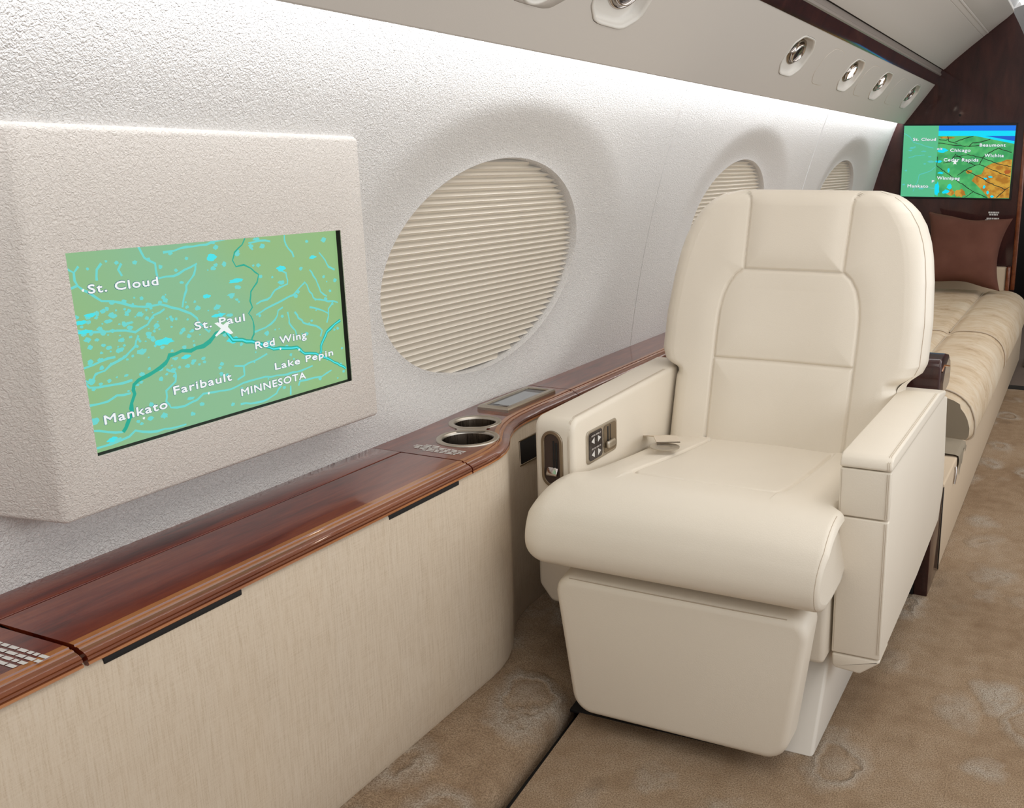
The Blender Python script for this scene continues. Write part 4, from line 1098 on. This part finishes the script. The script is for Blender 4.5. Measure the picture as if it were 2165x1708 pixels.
def divan():
    o = thing('divan', (-.75, 4.6, 0), 'long worn beige suede divan between the seat and the bulkhead', 'sofa')
    b = MB(); b.prism([(-1.15, -.0), (-.318, -.0), (-.316, .275), (-1.15, .275)], 1, 2.845, 6.36, .006); b.obj('base', M['sofabase'], o, auto=30)
    b = MB(); b.box((-.3185, 2.843, .004), (-.3165, 2.853, .265)); b.obj('base_edge', M['gap'], o)
    for j, (ya, yb) in enumerate(((3.36, 4.60), (4.605, 6.30))):
        b = MB(); rows = []
        pr = rounded_profile(-1.2, -.292, .268, .432, .115, .03)
        m = len(pr)
        for y in np.linspace(ya, yb, 40):
            e = min(y - ya, yb - y); k = math.sqrt(max(0, 1 - (1 - min(e / .03, 1)) ** 2)); row = []
            for x, z in pr:
                d = .014 * (1 - k)
                zz = z - (d if z > .33 else 0)
                if z > .38 and e > 0:
                    zz += .012 * math.sin(math.pi * (y - ya) / (yb - ya)) ** .4 - .016 * math.exp(-((x + .548) / .022) ** 2) + .006 * math.exp(-((x + .45) / .06) ** 2)
                row.append((x - (d if x > -.34 else 0) + (.006 * math.sin(math.pi * (y - ya) / (yb - ya)) if x > -.34 else 0), y, zz))
            # tufted groove along the seat
            rows.append(row)
        R = np.array(rows)
        b.grid(R, closev=True)
        for q in (0, -1): b.add([tuple(p) for p in R[q]], [tuple(range(m))], 1 if (q == 0 and j == 0) else 0, True)
        cu = b.obj('seat_cushion', [M['sofa'], M['sofaend']], o, auto=45)
        wl = MB(); pts = [tuple(R[1][q]) for q in range(1, m)]; wl.tube([(p[0] + .001, p[1] - .004, p[2] + .001) for p in pts], .0030, 6)
        wl.obj('welt', M['stitch'], cu)
        g = MB(); g.tube([(-.548, y, .427) for y in np.linspace(ya + .06, yb - .06, 12)], .003, 6); g.obj('tuft_seam', M['stitch'], cu)
    # back part of the seat and back rest along the wall
    b = MB(); b.box((-1.22, 3.36, .40), (-.98, 6.3, .80), .06, 0, 4); b.obj('backrest', M['sofa'], o)
    # torn cloth and strap hanging at the near end
    b = MB(); rows = []
    for i, t in enumerate(np.linspace(0, 1, 10)):
        y = 3.14 + .19 * t; drop = .035 + .022 * math.sin(5 * t + 1) + .012 * math.sin(17 * t)
        rows.append([(-.46, y, .281 + .004 * math.sin(9 * t)), (-.38, y, .284 + .004 * math.sin(13 * t)), (-.325, y, .283), (-.3125, y, .279), (-.3105, y, .268), (-.3095 + .002 * math.sin(20 * t), y, .275 - drop * .6), (-.3085, y, .275 - drop)])
    b.grid(rows); b.obj('torn_cloth', M['sofaend'], o)
    b = MB(); b.tube([(-.313, 3.09, .258), (-.3105, 3.085, .245), (-.311, 3.08, .225), (-.313, 3.075, .205)], .004, 6); b.obj('latch_pin', M['chrome'], o)
    # far end arm box with wood edge against the bulkhead
    b = MB(); b.box((-1.1, 6.30, .02), (-.435, 6.385, .575), .012); fa = b.obj('end_arm', M['sofabase'], o)
    b = MB(); b.box((-.435, 6.29, .40), (-.412, 6.386, .58), .006); b.obj('end_trim', M['band'], fa)
    return o


divan()


def side_cabinet():
    o = thing('end_cabinet', (-.7, 2.76, 0), 'dark mahogany cabinet end low behind the seat arm, open and black inside', 'cabinet')
    b = MB(); b.prism([(2.645, -.002), (2.645, .19), (2.72, .22), (2.75, .30), (2.838, .30), (2.838, -.002)], 0, -.358, -.3195, .003); b.obj('side_panel', M['bulk'], o)
    b = MB(); b.prism([(2.644, -.001), (2.644, .18), (2.74, .22), (2.77, .30), (2.838, .30), (2.838, -.001)], 0, -1.0, -.358); b.obj('inner_panel', M['black'], o)
    # curved wooden arm front with a recessed tray
    q = [(2.725, .22), (2.725, .650), (2.733, .662), (2.745, .667), (2.84, .668), (2.90, .656), (2.945, .632), (2.963, .60), (2.962, .575), (2.94, .556), (2.838, .545), (2.838, .22)]
    b = MB(); b.prism(q, 0, -.96, -.337, .005); b.obj('arm_board', M['bulk'], o, auto=30)
    b = MB(); b.tube([(-.3365, 2.755, .630), (-.3365, 2.80, .640), (-.3365, 2.925, .615)], .003, 5); b.obj('inlay_line', M['inlay'], o)
    return o


side_cabinet()


def pillow():
    """square scatter cushion leaning back against the bulkhead"""
    N = 40; g = np.linspace(-1, 1, N); A, B = np.meshgrid(g, g)
    hx, hz = .245, .218
    pinch = 1 - (.13 + .03 * np.sin(A * 5 + 1)) * (1 - A ** 2) * np.abs(B) ** 3
    pinch2 = 1 - .19 * (1 - B ** 2) * np.abs(A) ** 3
    X = A * hx * pinch2; Zl = B * hz * pinch
    T = .085 * (np.maximum(1 - A ** 4, 0) ** .6) * (np.maximum(1 - B ** 4, 0) ** .6) + .004 * np.sin(A * 7 + 2) * np.cos(B * 5) * (1 - A ** 2) * (1 - B ** 2)
    b = MB(); ca, sa = math.cos(.30), math.sin(.30)
    def pos(sg):
        y = sg * T; z = Zl
        xr = X * math.cos(.07) + z * math.sin(.07); z = z * math.cos(.07) - X * math.sin(.07)
        return np.stack([xr - .672, 6.095 + y * ca + z * sa, .688 + z * ca - y * sa], -1)
    b.grid(pos(-1)); b.grid(pos(1), flip=True)
    o = b.obj('scatter_pillow', M['pillow'], origin=(-.668, 6.05, .44))
    tag(o, 'brown suede scatter pillow leaning on the divan below the map monitor', 'pillow')


pillow()
